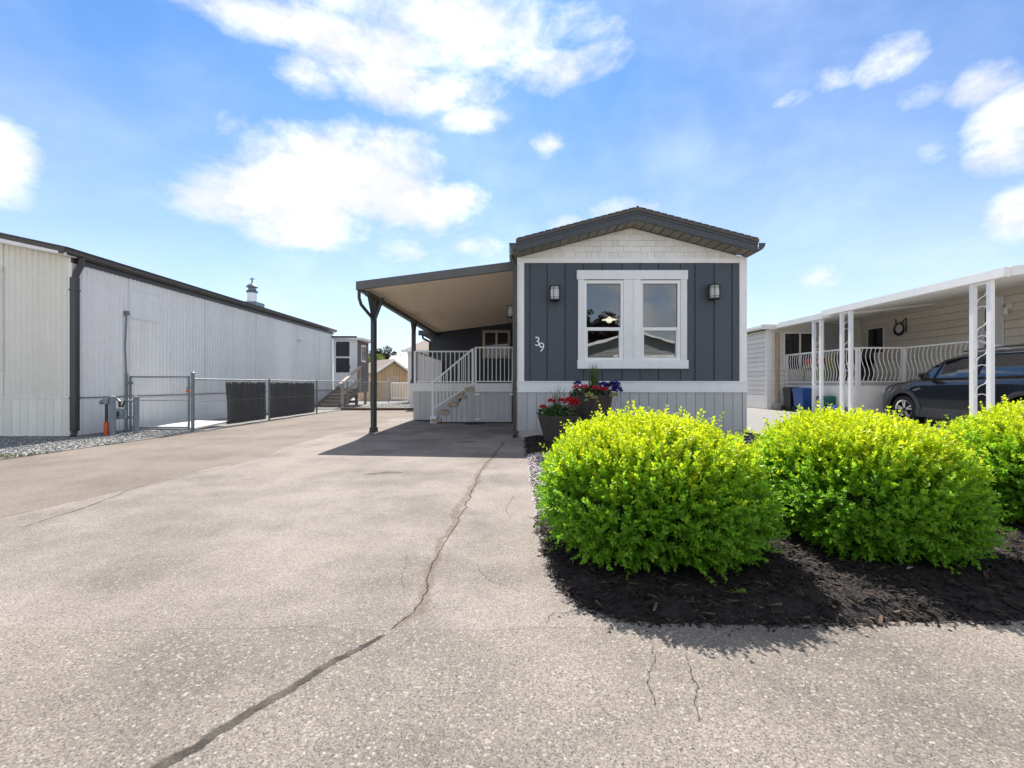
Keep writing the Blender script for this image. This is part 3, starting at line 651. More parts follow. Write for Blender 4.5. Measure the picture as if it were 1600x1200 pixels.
# pendant lamp inside
pl = thing('pendant_lamp', 'glowing white pendant lamp inside behind the left sash', 'lamp', (fx(951)*1.2, F0*1.2, 2.2))
c0 = Vector(((952-800)/FPX*10.3, 10.3, 1+(600-500)/FPX*10.3))
MB().lathe([(.02,c0.z+.08),(.06,c0.z+.04),(.16,c0.z+.012),(.17,c0.z+.002),(.07,c0.z-.0),(.001,c0.z-.0)], c0.x, c0.y, 24).build('shade', lamp_glow, pl, True)
MB().lathe([(.001,c0.z-.075),(.045,c0.z-.06),(.065,c0.z-.03),(.06,c0.z-.001)], c0.x, c0.y, 16).build('bulb', lamp_glow, pl, True)
MB().tube([(c0.x,c0.y,c0.z+.06),(c0.x,c0.y,3.2)], .006, 6).build('cord', black_m, pl)

def lantern(x, y, z, label, axis='y', h=.31):
    """wall lantern hanging off a wall whose outward normal is -y or -x"""
    t = thing('wall_lantern', label, 'lamp', (x, y, z), 'wall lanterns of the charcoal home')
    s = h/.31
    def T(mb):   # local: u along wall, v outward, w up
        mb.v = [((x+p[0]*s, y-p[1]*s, z+p[2]*s) if axis == 'y' else (x-p[1]*s, y+p[0]*s, z+p[2]*s)) for p in mb.v]; return mb
    T(MB().box(-.055,.055,0,.02,-.02,.26)).build('back_plate', black_m, t)
    T(MB().box(-.02,.02,.02,.1,.245,.262)).build('arm', black_m, t)
    T(MB().lathe([(.001,.275),(.05,.27),(.105,.252),(.105,.238),(.001,.237)], 0, .115, 20)).build('cap', black_m, t, True)
    T(MB().lathe([(.001,-.045),(.02,-.04),(.03,-.02),(.105,-.014),(.105,0),(.001,.0)], 0, .115, 20)).build('base', black_m, t, True)
    T(MB().lathe([(.078,.001),(.082,.12),(.078,.236)], 0, .115, 24)).build('glass_shade', frosted, t, True)
    for k in range(4):
        a = k*math.pi/2+.35; T(MB().tube([(.1*math.cos(a),.115+.1*math.sin(a),-.01),(.1*math.cos(a),.115+.1*math.sin(a),.245)], .006, 6)).build('cage_bar', black_m, t)
    for zz in (.035, .195): T(MB().tube([(.1*math.cos(a),.115+.1*math.sin(a),zz) for a in np.linspace(0, 2*math.pi, 25)], .004, 5, False)).build('cage_ring', black_m, t)
lantern(fx(866), F0, fz(470), 'black wall lantern on blue siding above the house number')
lantern(fx(1112), F0, fz(468), 'black wall lantern on blue siding right of the front window')
lantern(XL, 10.6, 1+(600-495)/FPX*10.6, 'black wall lantern on the side wall under the carport roof', 'x')

# ================================================================== CARPORT
cp = thing('carport', 'grey carport with beige ribbed ceiling and two dark posts', 'carport', (-2.88, 9.48, 0))
Ya, Yb_ = 8.92, 16.75; xo, xi = -3.03, .09
def zc(x): return 2.865+(x-xo)*.128       # underside
n_r = 74; V = []; Fq = []
for i in range(n_r*4+1):
    y = Ya+.05+(Yb_-Ya-.06)*i/(n_r*4); dz = (0, .0, .028, .028)[i % 4]
    V += [(xo+.08, y, zc(xo+.08)+dz), (xi, y, zc(xi)+dz)]
MB().add(V, [(2*i, 2*i+1, 2*i+3, 2*i+2) for i in range(n_r*4)]).build('ceiling_panel', carport_ceil, cp)
MB().prism([(xo+.02, zc(xo)+.10),(xi, zc(xi)+.10),(xi, zc(xi)+.125),(xo+.02, zc(xo)+.125)], 'y', Ya+.05, Yb_).build('roof_deck', carport_out, cp)
MB().prism([(xo-.03, zc(xo)-.015),(xi-.03, zc(xi)-.015),(xi-.03, zc(xi)+.145),(xo-.03, zc(xo)+.145)], 'y', Ya, Ya+.045).build('front_fascia', carport_out, cp)
MB().prism([(xo-.03, zc(xo)-.02),(xi-.03, zc(xi)-.02),(xi-.03, zc(xi)-.006),(xo-.03, zc(xo)-.006)], 'y', Ya-.008, Ya+.06).build('fascia_lip', carport_out, cp)
MB().prism([(xo-.03,2.85),(xo+.05,2.85),(xo+.05,2.862),(xo-.015,2.862),(xo-.015,3.0),(xo-.03,3.0)], 'y', Ya+.046, Yb_).build('side_gutter', carport_out, cp)
MB().bar((-2.88, 9.02, 2.80), (-2.72, 16.7, 2.80), .07, .10).build('beam', dark_metal, cp)
for (x, y, zb, lab) in ((-2.88, 9.48, 0, 'front post standing on the driveway'), (-2.70, 12.5, 1.02, 'rear post standing on the deck corner')):
    p = MB().box(x-.05, x+.05, y-.05, y+.05, zb+.001, 2.75).build('post', dark_metal, cp); p['label'] = lab
    MB().box(x-.085, x+.085, y-.07, y+.07, zb, zb+.02).box(x-.07, x+.07, y-.06, y+.06, zb+.02, zb+.10).build('foot', dark_metal, p)
    for sgn in (-1, 1): MB().bar((x, y+sgn*.03, 2.36), (x, y+sgn*.30, 2.77), .06, .05).build('brace', dark_metal, p)
    if zb == 0:
        MB().bar((x+.04, y-.03, 2.36), (x+.20, y-.03, 2.79), .05, .05).build('brace', dark_metal, p)
        MB().tube([(-3.02, 8.99, 2.86),(-3.02,8.99,2.70),(-3.0,9.05,2.58),(-2.94,9.25,2.46),(-2.9,9.40,2.38),(-2.885,9.425,2.25)], .033, 8).build('gutter_elbow', dark_metal, p, True)
        MB().box(x-.035, x+.035, y-.085, y-.051, .06, 2.27).build('drain_pipe', dark_metal, p)
# ---- extension behind the deck
def lap_wall(parent, m, p0, p1, z0, z1, ex, nrm, thick=.02, name='siding_plank'):
    """planks from p0 to p1 (xy), outward normal nrm"""
    nv = Vector((*nrm, 0)); a = Vector((*p0, 0)); b = Vector((*p1, 0)); zz = z0
    while zz < z1-.01:
        zt = min(zz+ex, z1)
        vs_ = []
        zb_ = zz+.014
        for p in (a, b):
            vs_ += [tuple(p+nv*thick+Vector((0,0,zb_))), tuple(p+nv*.004+Vector((0,0,zt+.0))), tuple(p-nv*.01+Vector((0,0,zt+.0))), tuple(p-nv*.01+Vector((0,0,zb_)))]
        MB().add(vs_, [(0,1,2,3),(4,5,6,7)[::-1],(0,4,5,1),(1,5,6,2),(2,6,7,3),(3,7,4,0)]).build(name, m, parent); zz = zt
YB = 16.8
ext = thing('house_extension', 'dark lap sided rear extension behind the deck', 'house', (-1.4, YB, 0))
bx('wall_core', navy, ext, -2.97, XL-.005, YB+.011, 21.2, .05, 3.25)
lap_wall(ext, navy, (-2.98, YB), (XL-.005, YB), .95, 3.3, .115, (0,-1), .026)
lap_wall(ext, navy, (-2.98, YB+.03), (-2.98, 21.2), .05, 2.98, .115, (-1,0), .022)
bx('corner_trim', navy, ext, -3.01, -2.9, YB-.035, YB+.06, .05, 2.98)
MB().prism([(-3.38, 2.83),(XL, 3.27),(XL, 3.40),(-3.38, 2.96)], 'y', YB-.0, 21.5).build('roof', roof_sh, ext)
bx('eave_fascia', fascia_m, ext, -3.44, -2.86, YB-.08, YB-.002, 2.79, 2.97)
MB().tube([(-3.30, YB-.02, 2.80),(-3.28,YB-.02,2.68),(-3.12,YB-.03,2.60),(-3.03,YB-.03,2.54),(-3.03,YB-.03,2.2),(-3.03,YB-.03,.2)], .04, 8).build('downspout', dark_metal, ext, True)
wd = sub(ext, 'window')
def PZ(px, py, Y): p = W(px, py, Y); return p[0], p[2]
a, t_ = PZ(754, 516, YB); b, s_ = PZ(797.5, 560, YB); yy = YB-.05
bx('frame', cream, wd, a, b, yy, YB, t_-.10, t_); bx('frame', cream, wd, a, b, yy, YB, s_, s_+.10); bx('frame', cream, wd, a, a+.10, yy, YB, s_+.101, t_-.101); bx('frame', cream, wd, b-.10, b, yy, YB, s_+.101, t_-.101)
bx('mullion', vinyl, wd, (a+b)/2-.03, (a+b)/2+.03, yy+.008, YB, s_+.101, t_-.101)
for q0, q1 in ((a+.101, (a+b)/2-.031), ((a+b)/2+.031, b-.101)): bx('pane', glass_dark, wd, q0, q1, yy+.02, yy+.026, s_+.101, t_-.101)

# ---- deck with stairs
dk_ = thing('deck', 'grey skirted deck with white railing and side stairs', 'deck', (-1.3, 11.7, 0))
YD, YS = 12.3, 11.62                       # rear face left, front face right
dx0 = -2.66; lx0 = (742-800)/FPX*YS
bx('deck_floor', mat('deck_vinyl', (.30,.29,.28), .7), dk_, dx0, XL-.01, YD, YB-.04, .90, 1.015)
bx('landing_floor', MATS['deck_vinyl'], dk_, lx0, XL-.01, YS+.02, YD-.001, .90, 1.012)
bx('deck_band', grey_trim, dk_, dx0-.02, lx0-.001, YD-.03, YD-.001, .80, 1.02); bx('deck_band', grey_trim, dk_, lx0, .01, YS-.02, YS+.019, .80, 1.02)
bx('side_band', grey_trim, dk_, dx0-.03, dx0-.001, YD, YB-.05, .80, 1.02)
def vboards(name, x0, x1, y, z0, z1, wd_, m, parent, clip=None):
    x = x0
    while x < x1-.02:
        x2 = min(x+wd_-.008, x1)
        if clip is None: bx(name, m, parent, x, x2, y, y+.018, z0, z1)
        else:
            za, zb_ = clip(x), clip(x2)
            if max(za, zb_) > z0+.03: MB().prism([(x,z0),(x2,z0),(x2,max(zb_,z0+.01)),(x,max(za,z0+.01))], 'y', y, y+.018).build(name, m, parent)
        x += wd_
vboards('skirt_board', dx0, lx0, YD-.015, .03, .799, .17, skirt_g, dk_)
bx('skirt_backing', skirt_g, dk_, dx0+.01, lx0-.01, YD+.004, YD+.02, .03, .79)
bx('side_skirt', skirt_g, dk_, dx0-.012, dx0+.004, YD+.03, YB-.05, .03, .79)
ap = sub(dk_, 'access_panel'); ap['label'] = 'hinged panel in the deck skirting'
ax0, ax1 = lx0+.06, -.02
bx('backing', skirt_g, ap, lx0, .0, YS+.02, YS+.035, .03, .795)
bx('frame', skirt_g, ap, ax0, ax1, YS-.012, YS+.018, .72, .785); bx('frame', skirt_g, ap, ax0, ax1, YS-.012, YS+.018, .03, .09); bx('frame', skirt_g, ap, ax0, ax0+.07, YS-.012, YS+.018, .091, .719); bx('frame', skirt_g, ap, ax1-.07, ax1, YS-.012, YS+.018, .091, .719)
vboards('board', ax0+.075, ax1-.075, YS, .092, .718, .155, skirt_g, ap)
for x, zz in ((lx0, .74), (lx0, .10), (ax1-.04, .74)): bx('hinge', vinyl, ap, x, x+.12, YS-.024, YS-.0125, zz-.02, zz+.02)
# stairs rise to the right along the front
sx0 = (676-800)/FPX*YS; nst = 5; rise = 1.0/(nst+0); run = (lx0-sx0)/nst
st = sub(dk_, 'stairs')
for k in range(nst):
    x = sx0+k*run; zt = rise*(k+.55)
    bx('tread', wood, st, x-.06, x+run, YS+.0, YD-.035, zt-.045, zt)
    bx('riser', skirt_g, st, x, x+.02, YS+.01, YD-.04, max(.0, zt-rise), zt-.046)
    bx('tread_nosing', wood, st, x-.04, x+run-.01, YS-.028, YS-.001, zt-.085, zt+.002)
vboards('skirt_board', sx0+.10, lx0, YS+.002, .03, 1, .13, skirt_g, st, lambda x: rise*(math.floor((x-sx0)/run)+.55)-.09)
bx('bottom_post_base', grey_trim, st, sx0-.06, sx0+.10, YS-.02, YS+.06, .0, .18)
# railings
def railing(parent, name, p0, p1, z_top0, z_top1, z_bot0, z_bot1, n, m=vinyl, r=.010, post=(True, True), zpost=None):
    rl = sub(parent, name); a, b = Vector((*p0, 0)), Vector((*p1, 0))
    MB().bar(a+Vector((0,0,z_top0)), b+Vector((0,0,z_top1)), .045, .035).build('top_rail', m, rl)
    MB().bar(a+Vector((0,0,z_bot0)), b+Vector((0,0,z_bot1)), .03, .03).build('bottom_rail', m, rl)
    for i in range(1, n):
        t = i/n; p = a.lerp(b, t); z0 = z_bot0*(1-t)+z_bot1*t; z1 = z_top0*(1-t)+z_top1*t
        MB().box(p.x-r, p.x+r, p.y-r, p.y+r, z0+.01, z1-.012).build('baluster', m, rl)
    for q, p, zt, zb in ((post[0], a, z_top0, z_bot0), (post[1], b, z_top1, z_bot1)):
        if q: MB().box(p.x-.025, p.x+.025, p.y-.025, p.y+.025, zb-.05 if zpost is None else zpost, zt+.01).build('rail_post', m, rl)
    return rl
railing(dk_, 'railing', (lx0+.02, YS+.01), (.02, YS+.01), 1.93, 1.93, 1.065, 1.065, 9)
railing(dk_, 'railing', (lx0+.02-.075, YS+.012), (sx0+.0, YS+.012), 1.90, 1.04, 1.02, .36, 11, post=(True, False))
bx('newel', vinyl, dk_, sx0-.025, sx0+.025, YS-.01, YS+.04, .0, 1.03)
MB().bar((sx0, YS+.012, 1.04), (sx0-.16, YS+.012, .985), .04, .03).build('handrail_end', vinyl, dk_)
railing(dk_, 'railing', (dx0+.03, YD+.03), (lx0-.12, YD+.03), 1.88, 1.88, 1.06, 1.06, 13)
railing(dk_, 'railing', (dx0+.03, YD+.1), (dx0+.03, YB-.08), 1.88, 1.88, 1.06, 1.06, 36, post=(False, True))
tag(bx('door_mat', rubber, None, (728-800)/FPX*11.3, (757-800)/FPX*11.3, 11.25, 11.56, .0005, .016), 'thin black mat on the driveway below the deck panel', 'mat')

# ================================================================== SHRUBS
def shrub(cx, cy, rx, ry, h, label, seed, nsp=5000):
    global rng
    rng = np.random.default_rng(seed)
    t = thing('shrub', label, 'shrub', (cx, cy, 0), 'clipped yellow green shrubs in the mulch bed')
    ph = rng.uniform(0, 6.28, 12); fr = rng.uniform(1.5, 6.5, (12, 3))*rng.choice([-1, 1], (12, 3))
    cz, hz = .50*h+.02, .50*h
    def surf(d):
        p = np.where(d[:, 2] < 0, 4.2, 2.3); r = (np.abs(d[:, 0])**p+np.abs(d[:, 1])**p+np.abs(d[:, 2])**p)**(-1/p)
        lump = sum(np.sin(d@fr[i]*1.6+ph[i]) for i in range(12))*.012+1
        q = d*(r*lump)[:, None]
        taper = np.where(q[:, 2] < 0, 1-.07*np.abs(q[:, 2])**2, 1)           # tucked in towards the base
        return np.stack([cx+q[:, 0]*rx*taper, cy+q[:, 1]*ry*taper, cz+q[:, 2]*hz], 1)
    d = norm(rng.normal(size=(nsp, 3))); d = d[d[:, 2] > -.92]
    S = surf(d); nrm_ = norm(d*np.array([1/rx, 1/ry, 1/hz]))
    m_ = len(S); cen = np.array([cx, cy, cz])
    dep = rng.uniform(.86, .97, (m_, 1)); base = cen+(S-cen)*dep
    dirn = norm(nrm_*.75+np.array([0,0,.55])+rng.normal(0, .38, (m_, 3)))
    slen = rng.uniform(.06, .13, m_)*np.where(rng.random(m_) < .10, 1.45, 1)
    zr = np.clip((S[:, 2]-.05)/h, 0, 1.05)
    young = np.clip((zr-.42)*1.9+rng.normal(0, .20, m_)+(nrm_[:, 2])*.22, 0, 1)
    parts = []; npair = 8
    a1 = norm(np.cross(dirn, rng.normal(size=(m_, 3)))); a2 = np.cross(dirn, a1)
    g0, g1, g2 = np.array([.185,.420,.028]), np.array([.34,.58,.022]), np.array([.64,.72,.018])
    for k in range(npair):
        tt = (k+.6)/npair; pos = base+dirn*(slen*tt)[:, None]
        ax = a1 if k % 2 else a2
        for sg in (-1, 1):
            ld = norm(dirn*.75+ax*sg*(1.0-.45*tt)+rng.normal(0, .22, (m_, 3)))
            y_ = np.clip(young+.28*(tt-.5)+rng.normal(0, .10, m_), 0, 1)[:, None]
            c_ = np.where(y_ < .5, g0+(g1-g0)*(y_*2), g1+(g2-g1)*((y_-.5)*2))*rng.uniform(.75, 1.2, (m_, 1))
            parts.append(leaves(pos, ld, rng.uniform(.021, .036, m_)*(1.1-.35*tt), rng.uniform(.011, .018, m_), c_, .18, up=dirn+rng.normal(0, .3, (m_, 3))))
    # inner layer of darker leaves that closes the gaps
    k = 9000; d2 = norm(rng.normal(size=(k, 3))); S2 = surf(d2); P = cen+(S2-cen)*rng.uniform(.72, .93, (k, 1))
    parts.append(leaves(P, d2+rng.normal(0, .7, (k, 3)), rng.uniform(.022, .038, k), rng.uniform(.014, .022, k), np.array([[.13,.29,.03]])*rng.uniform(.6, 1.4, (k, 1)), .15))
    V, F, c_ = merge(parts); ok = V[:, 2] > .03
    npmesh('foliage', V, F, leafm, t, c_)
    # woody frame
    for i in range(9):
        a = rng.uniform(0, 6.28); q = surf(norm(np.array([[math.cos(a), math.sin(a), rng.uniform(-.1, 1)]])))[0]
        b = Vector((cx+rng.uniform(-.08, .08), cy+rng.uniform(-.08, .08), -.02)); e = Vector(q)*.85+Vector((cx, cy, cz))*.15
        mid = b.lerp(e, .5)+Vector((0,0,.06)); MB().tube([b, mid, e], [.016,.011,.005], 6).build('stem', wood_dk, t, True)
    # added dark shell, not real growth, blocks daylight through the middle
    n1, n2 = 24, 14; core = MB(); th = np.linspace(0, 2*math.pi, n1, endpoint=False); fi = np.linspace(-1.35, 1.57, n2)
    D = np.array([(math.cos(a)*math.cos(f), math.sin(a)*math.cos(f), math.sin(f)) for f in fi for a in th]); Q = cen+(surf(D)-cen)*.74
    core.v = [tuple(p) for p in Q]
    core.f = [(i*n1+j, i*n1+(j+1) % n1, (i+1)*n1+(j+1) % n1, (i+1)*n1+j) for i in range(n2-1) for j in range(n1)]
    core.build('occluder_core', mat('dark_occluder', (.022,.045,.010), .9, var=.5, vscale=30, bump=1), t, True)
    return t
shrub(.822, 2.80, .580, .60, .715, 'leftmost yellow green clipped shrub beside the driveway edge', 21)
shrub(2.15, 2.90, .455, .60, .725, 'middle yellow green clipped shrub of the three', 22)
shrub(3.93, 3.14, .67, .66, .785, 'rightmost yellow green clipped shrub cut off by the frame', 23)

# ================================================================== POTTED PLANTS
def blob_leaves(n, c, r, size, cols, flat=.5):
    d = norm(rng.normal(size=(n, 3))); d[:, 2] = np.abs(d[:, 2])*flat
    P = np.array(c)+d*np.array(r)*rng.uniform(.5, 1, (n, 1)); cc = np.asarray(cols)[rng.integers(0, len(cols), n)]*rng.uniform(.7, 1.3, (n, 1))
    return leaves(P, d+rng.normal(0, .5, (n, 3)), rng.uniform(.6, 1.2, n)*size, rng.uniform(.5, .9, n)*size, cc, .1)
gl_ = [(.045,.11,.02),(.07,.15,.03),(.03,.08,.02)]
red = [(.55,.012,.018),(.68,.02,.03),(.42,.008,.015)]; pink = [(.66,.03,.09),(.55,.02,.06),(.72,.06,.13)]
def flower(t, c, r, cols, name='flower_head'):
    V, F, c_ = blob_leaves(110, c, (r, r, r*.8), r*.55, cols, 1); npmesh(name, V, F, petal, t, c_)
    MB().tube([(c[0], c[1], c[2]-.01), (c[0]+.01, c[1]+.01, c[2]-.18)], .004, 5).build('flower_stalk', wood_dk, t)
def blades(n, c, h, spread, w, cols):
    P = np.array(c)+np.stack([rng.normal(0, .035, n), rng.normal(0, .035, n), np.zeros(n)], 1); V = []; F = []; Cc = []
    a = rng.uniform(0, 6.28, n); L_ = rng.uniform(.6, 1, n)*h; sp_ = rng.uniform(.0, 1, n)*spread
    for i in range(n):
        dr = np.array([math.cos(a[i]), math.sin(a[i]), 0]); sd_ = np.array([-dr[1], dr[0], 0]); o = len(V); c_ = np.array(cols[i % len(cols)])*rng.uniform(.7, 1.3)
        for k in range(5):
            t = k/4; q = P[i]+dr*sp_[i]*t**2.2*L_[i]+np.array([0,0,1])*L_[i]*(t-.25*sp_[i]*t**3); ww = w*(1-t*.92)
            V += [q-sd_*ww, q+sd_*ww]; Cc += [c_, c_]
        for k in range(4): F.append((o+2*k, o+2*k+1, o+2*k+3, o+2*k+2))
    return np.array(V), np.array(F), np.array(Cc)
def pot(cx, cy, r, h, label, zb=.03):
    t = thing('potted_plant', label, 'potted plant', (cx, cy, zb), 'flower pots before the skirting')
    MB().lathe([(.001,zb),(r*.62,zb),(r*.70,zb+h*.2),(r*.88,zb+h*.65),(r*.985,zb+h*.93),(r,zb+h),(r*.93,zb+h),(r*.9,zb+h-.06),(.001,zb+h-.06)], cx, cy, 36).build('pot', pot_m, t, True)
    MB().lathe([(.001,zb+h-.03),(r*.9,zb+h-.035)], cx, cy, 24).build('soil', soil_m, t); return t
p1 = pot(.76, 7.52, .335, .46, 'lower dark pot with red geraniums and thin spiky grass'); zt = .49
V, F, c_ = blob_leaves(520, (.76,7.50,zt), (.34,.32,.15), .055, gl_, 1); npmesh('foliage', V, F, leafp, p1, c_)
for x, y, z_, r in ((.50,7.35,.62,.052),(.63,7.4,.71,.055),(.80,7.42,.72,.05),(.90,7.3,.70,.07),(1.0,7.32,.68,.085),(.94,7.45,.74,.06)): flower(p1, (x, y, z_), r, red)
V, F, c_ = blades(26, (.74,7.5,zt), .62, .75, .007, [(.10,.12,.05),(.07,.10,.04),(.14,.12,.07)]); npmesh('spike_grass', V, F, leafp, p1, c_)
p2 = pot(1.375, 7.95, .375, .78, 'taller dark pot with pink geraniums, purple flowers and tall grass'); zt = .81
V, F, c_ = blob_leaves(620, (1.37,7.9,zt), (.38,.34,.15), .05, gl_, 1); npmesh('foliage', V, F, leafp, p2, c_)
for x, y, z_, r in ((1.08,7.65,.935,.055),(1.21,7.6,.94,.06),(1.40,7.6,.92,.06),(1.55,7.62,.90,.06)): flower(p2, (x, y, z_), r, pink)
for x, y, z_, r in ((1.66,7.75,.94,.09),(1.74,7.78,.97,.09),(1.78,7.72,.88,.09),(1.56,7.8,.97,.07),(1.14,7.9,1.0,.06)):
    flower(p2, (x, y, z_), r, [(.05,.035,.22),(.08,.05,.30),(.03,.025,.14)], 'purple_flowers')
for x, y, z_, r in ((1.28,7.56,.80,.06),(1.36,7.54,.76,.05),(1.24,7.56,.72,.035),(1.42,7.55,.70,.03),(1.72,7.62,.80,.06)):
    flower(p2, (x, y, z_), r, [(.55,.52,.20),(.62,.60,.36),(.35,.42,.10)], 'trailing_foliage')
V, F, c_ = blades(190, (1.42,7.85,zt), .60, .28, .006, [(.10,.17,.045),(.07,.13,.03),(.13,.20,.06)]); npmesh('tall_grass', V, F, leafp, p2, c_)

# ================================================================== LEFT HOUSE
XW = -8.29; YN, YFAR = 8.57, 21.05
lh = thing('ribbed_house', 'long pale house clad in vertical ribbed metal on the left', 'house', (XW, YN, 0))
ZT = 3.38; ZS = .735
def ribbed(name, p0, p1, z0, z1, nrm, pitch, depth, m, parent, sl=None):
    a = Vector((*p0, 0)); b = Vector((*p1, 0)); L_ = (b-a).length; n = int(L_/pitch); nv = Vector((*nrm, 0)); v = []
    for i in range(n):
        for f, o in ((0,0),(.18,1),(.42,1),(.6,0)):
            p = a.lerp(b, (i+f)/n)+nv*(depth*o); zt = z1 if sl is None else sl(p)
            v += [(p.x, p.y, z0), (p.x, p.y, zt)]
    p = b; zt = z1 if sl is None else sl(p); v += [(p.x, p.y, z0), (p.x, p.y, zt)]
    return MB().add(v, [(2*i, 2*i+2, 2*i+3, 2*i+1) for i in range(len(v)//2-1)]).build(name, m, parent)
yy = YN+.06; k = 0
while yy < YFAR-.1:                           # sheets about 1.2 m wide, each lapping the next by a hair
    y2 = min(yy+1.22, YFAR); o_ = .003*(k % 2)
    ribbed('wall_sheet', (XW+o_, yy), (XW+o_, y2-.004), ZS, ZT+.02, (1,0), .105, .022, left_metal, lh); yy = y2; k += 1
bx('wall_core', left_metal, lh, -16.4, XW-.008, YN+.03, YFAR, .02, ZT)
LSL = .20
def lzt(p): return min(ZT+.0+(XW-p.x)*LSL, ZT+(16.4+p.x+.1)*LSL+.0)
x = XW-.06; k = 0
while x > -16.2:
    o_ = .003*(k % 2); ribbed('front_sheet', (x, YN-o_), (x-1.216, YN-o_), ZS, 0, (0,-1), .105, .016, left_front, lh, lzt); x -= 1.22; k += 1
MB().prism([(-16.4,ZT),(XW-.008,ZT),(XW-.05,ZT+.0),(-12.35,ZT+.82)], 'y', YN+.03, YN+.2).build('gable_core', left_front, lh)
bx('corner_strip', left_metal, lh, XW-.06, XW+.014, YN-.014, YN+.06, ZS, ZT)
bx('belt_strip', left_front, lh, -16.4, XW+.02, YN-.022, YN-.0125, ZS-.005, ZS+.022); bx('belt_strip', galv, lh, XW+.0005, XW+.030, YN-.022, YFAR, ZS-.012, ZS+.012)
x = XW-.02
while x > -14.5: bx('skirt_panel', left_front, lh, x-.152, x, YN-.012, YN+.02, .02, ZS-.006); x -= .158
y = YN+.0
while y < YFAR-.02: bx('skirt_panel', left_metal, lh, XW-.01, XW+.012, y+.003, min(y+.2, YFAR), .02, ZS-.013); y += .206
bx('skirt_foot', galv, lh, XW-.005, XW+.02, YN, YFAR, .0, .019)
# roof and gutter
MB().prism([(XW+.16, ZT+.03),(-12.35, ZT+.93),(-16.6,ZT+.03),(-16.6,ZT+.11),(-12.35,ZT+1.01),(XW+.16,ZT+.11)], 'y', YN-.28, YFAR+.1).build('roof', roof_sh, lh)
MB().prism([(XW+.14, ZT-.02),(-12.35, ZT+.79),(-12.35, ZT+.925),(XW+.14, ZT+.025)][::1], 'y', YN-.27, YN-.24).build('rake_fascia', white, lh)
MB().prism([(XW+.1, ZT-.015),(-12.35, ZT+.80),(-12.35, ZT+.815),(XW+.1, ZT+.0)], 'y', YN-.239, YN-.01).build('rake_soffit', white, lh)
MB().prism([(XW+.14, ZT+.112),(-12.35, ZT+1.012),(-12.35, ZT+1.03),(XW+.14, ZT+.13)], 'y', YN-.30, YN-.10).build('drip_edge', dark_metal, lh)
gz = ZT+.0
MB().prism([(XW+.04,gz),(XW+.11,gz),(XW+.15,gz+.05),(XW+.175,gz+.125),(XW+.165,gz+.125),(XW+.135,gz+.06),(XW+.10,gz+.015),(XW+.04,gz+.015)], 'y', YN-.29, YFAR+.1).build('gutter', dark_metal, lh)
MB().prism([(XW+.04,gz),(XW+.11,gz),(XW+.15,gz+.05),(XW+.175,gz+.125),(XW+.04,gz+.125)], 'y', YN-.296, YN-.291).build('gutter_cap', dark_metal, lh)
bx('eave_soffit', dark_metal, lh, XW+.001, XW+.039, YN-.02, YFAR, ZT-.10, ZT+.02)
ds = sub(lh, 'downspout')
MB().tube([(XW+.10, YN+.08, gz+.01),(XW+.10,YN+.08,gz-.12),(XW+.085,YN+.0,gz-.30),(XW+.07,YN-.01,gz-.42)], .055, 10).build('elbow', dark_metal, ds, True)
bx('pipe', dark_metal, ds, XW+.016, XW+.125, YN-.06, YN+.03, .12, gz-.38)
MB().tube([(XW+.07,YN-.02,.15),(XW+.075,YN-.03,.07),(XW+.14,YN-.12,.04),(XW+.22,YN-.2,.035)], .05, 10).build('outlet', dark_metal, ds, True)
for zz in (.72, 2.75): bx('strap', dark_metal, ds, XW+.006, XW+.135, YN-.068, YN+.04, zz, zz+.03)
# patch panel, wall vent, window at the frame edge
yp = [-XW*FPX/(800-p) for p in (203, 248)]
bx('patch_panel', left_metal, lh, XW+.0235, XW+.030, yp[0], yp[1], 1+(600-500)/FPX*10.2, 1+(600-459)/FPX*10.2)
yv = -XW*FPX/(800-466); zv = 1+(600-527)/FPX*yv
MB().prism([(XW+.014,zv-.1),(XW+.15,zv-.1),(XW+.15,zv-.06),(XW+.03,zv+.10),(XW+.014,zv+.10)], 'y', yv-.11, yv+.11).build('wall_vent', vinyl, lh)
lw = sub(lh, 'window')
wx = (5-800)/FPX*YN
bx('frame', vinyl, lw, wx-.09, wx, YN-.05, YN-.011, fz(578), fz(425)); bx('frame', vinyl, lw, wx-1.2, wx+.012, YN-.06, YN-.011, fz(425)+.001, fz(417)); bx('frame', vinyl, lw, wx-1.2, wx-.091, YN-.05, YN-.011, fz(578), fz(572)); bx('pane', glass_dark, lw, wx-1.2, wx-.091, YN-.03, YN-.02, fz(572)+.001, fz(425))
# flue on the roof
fl = thing('roof_flue', 'shiny metal stove flue with stacked caps on the left roof', 'flue', (-9.0, 15.8, 3.5)); X0, Y0 = -9.0, 15.76
f_z = lambda py: 1+(600-py)/FPX*Y0
bx('flashing', galv, fl, X0-.28, X0+.28, Y0-.28, Y0+.28, 3.45, f_z(473))
MB().lathe([(.15,f_z(476)),(.15,f_z(458))], X0, Y0, 20).build('pipe', chrome, fl, True)
MB().lathe([(.10,f_z(458)),(.17,f_z(457.5)),(.19,f_z(455)),(.12,f_z(453)),(.12,f_z(450)),(.19,f_z(449)),(.15,f_z(446)),(.05,f_z(443)),(.001,f_z(442))], X0, Y0, 20).build('cap', galv, fl, True)
MB().tube([(X0,Y0,f_z(443)),(X0,Y0,f_z(434))], .025, 8).tube([(X0-.09,Y0,f_z(436)),(X0+.09,Y0,f_z(436))], .014, 6).build('finial', galv, fl)
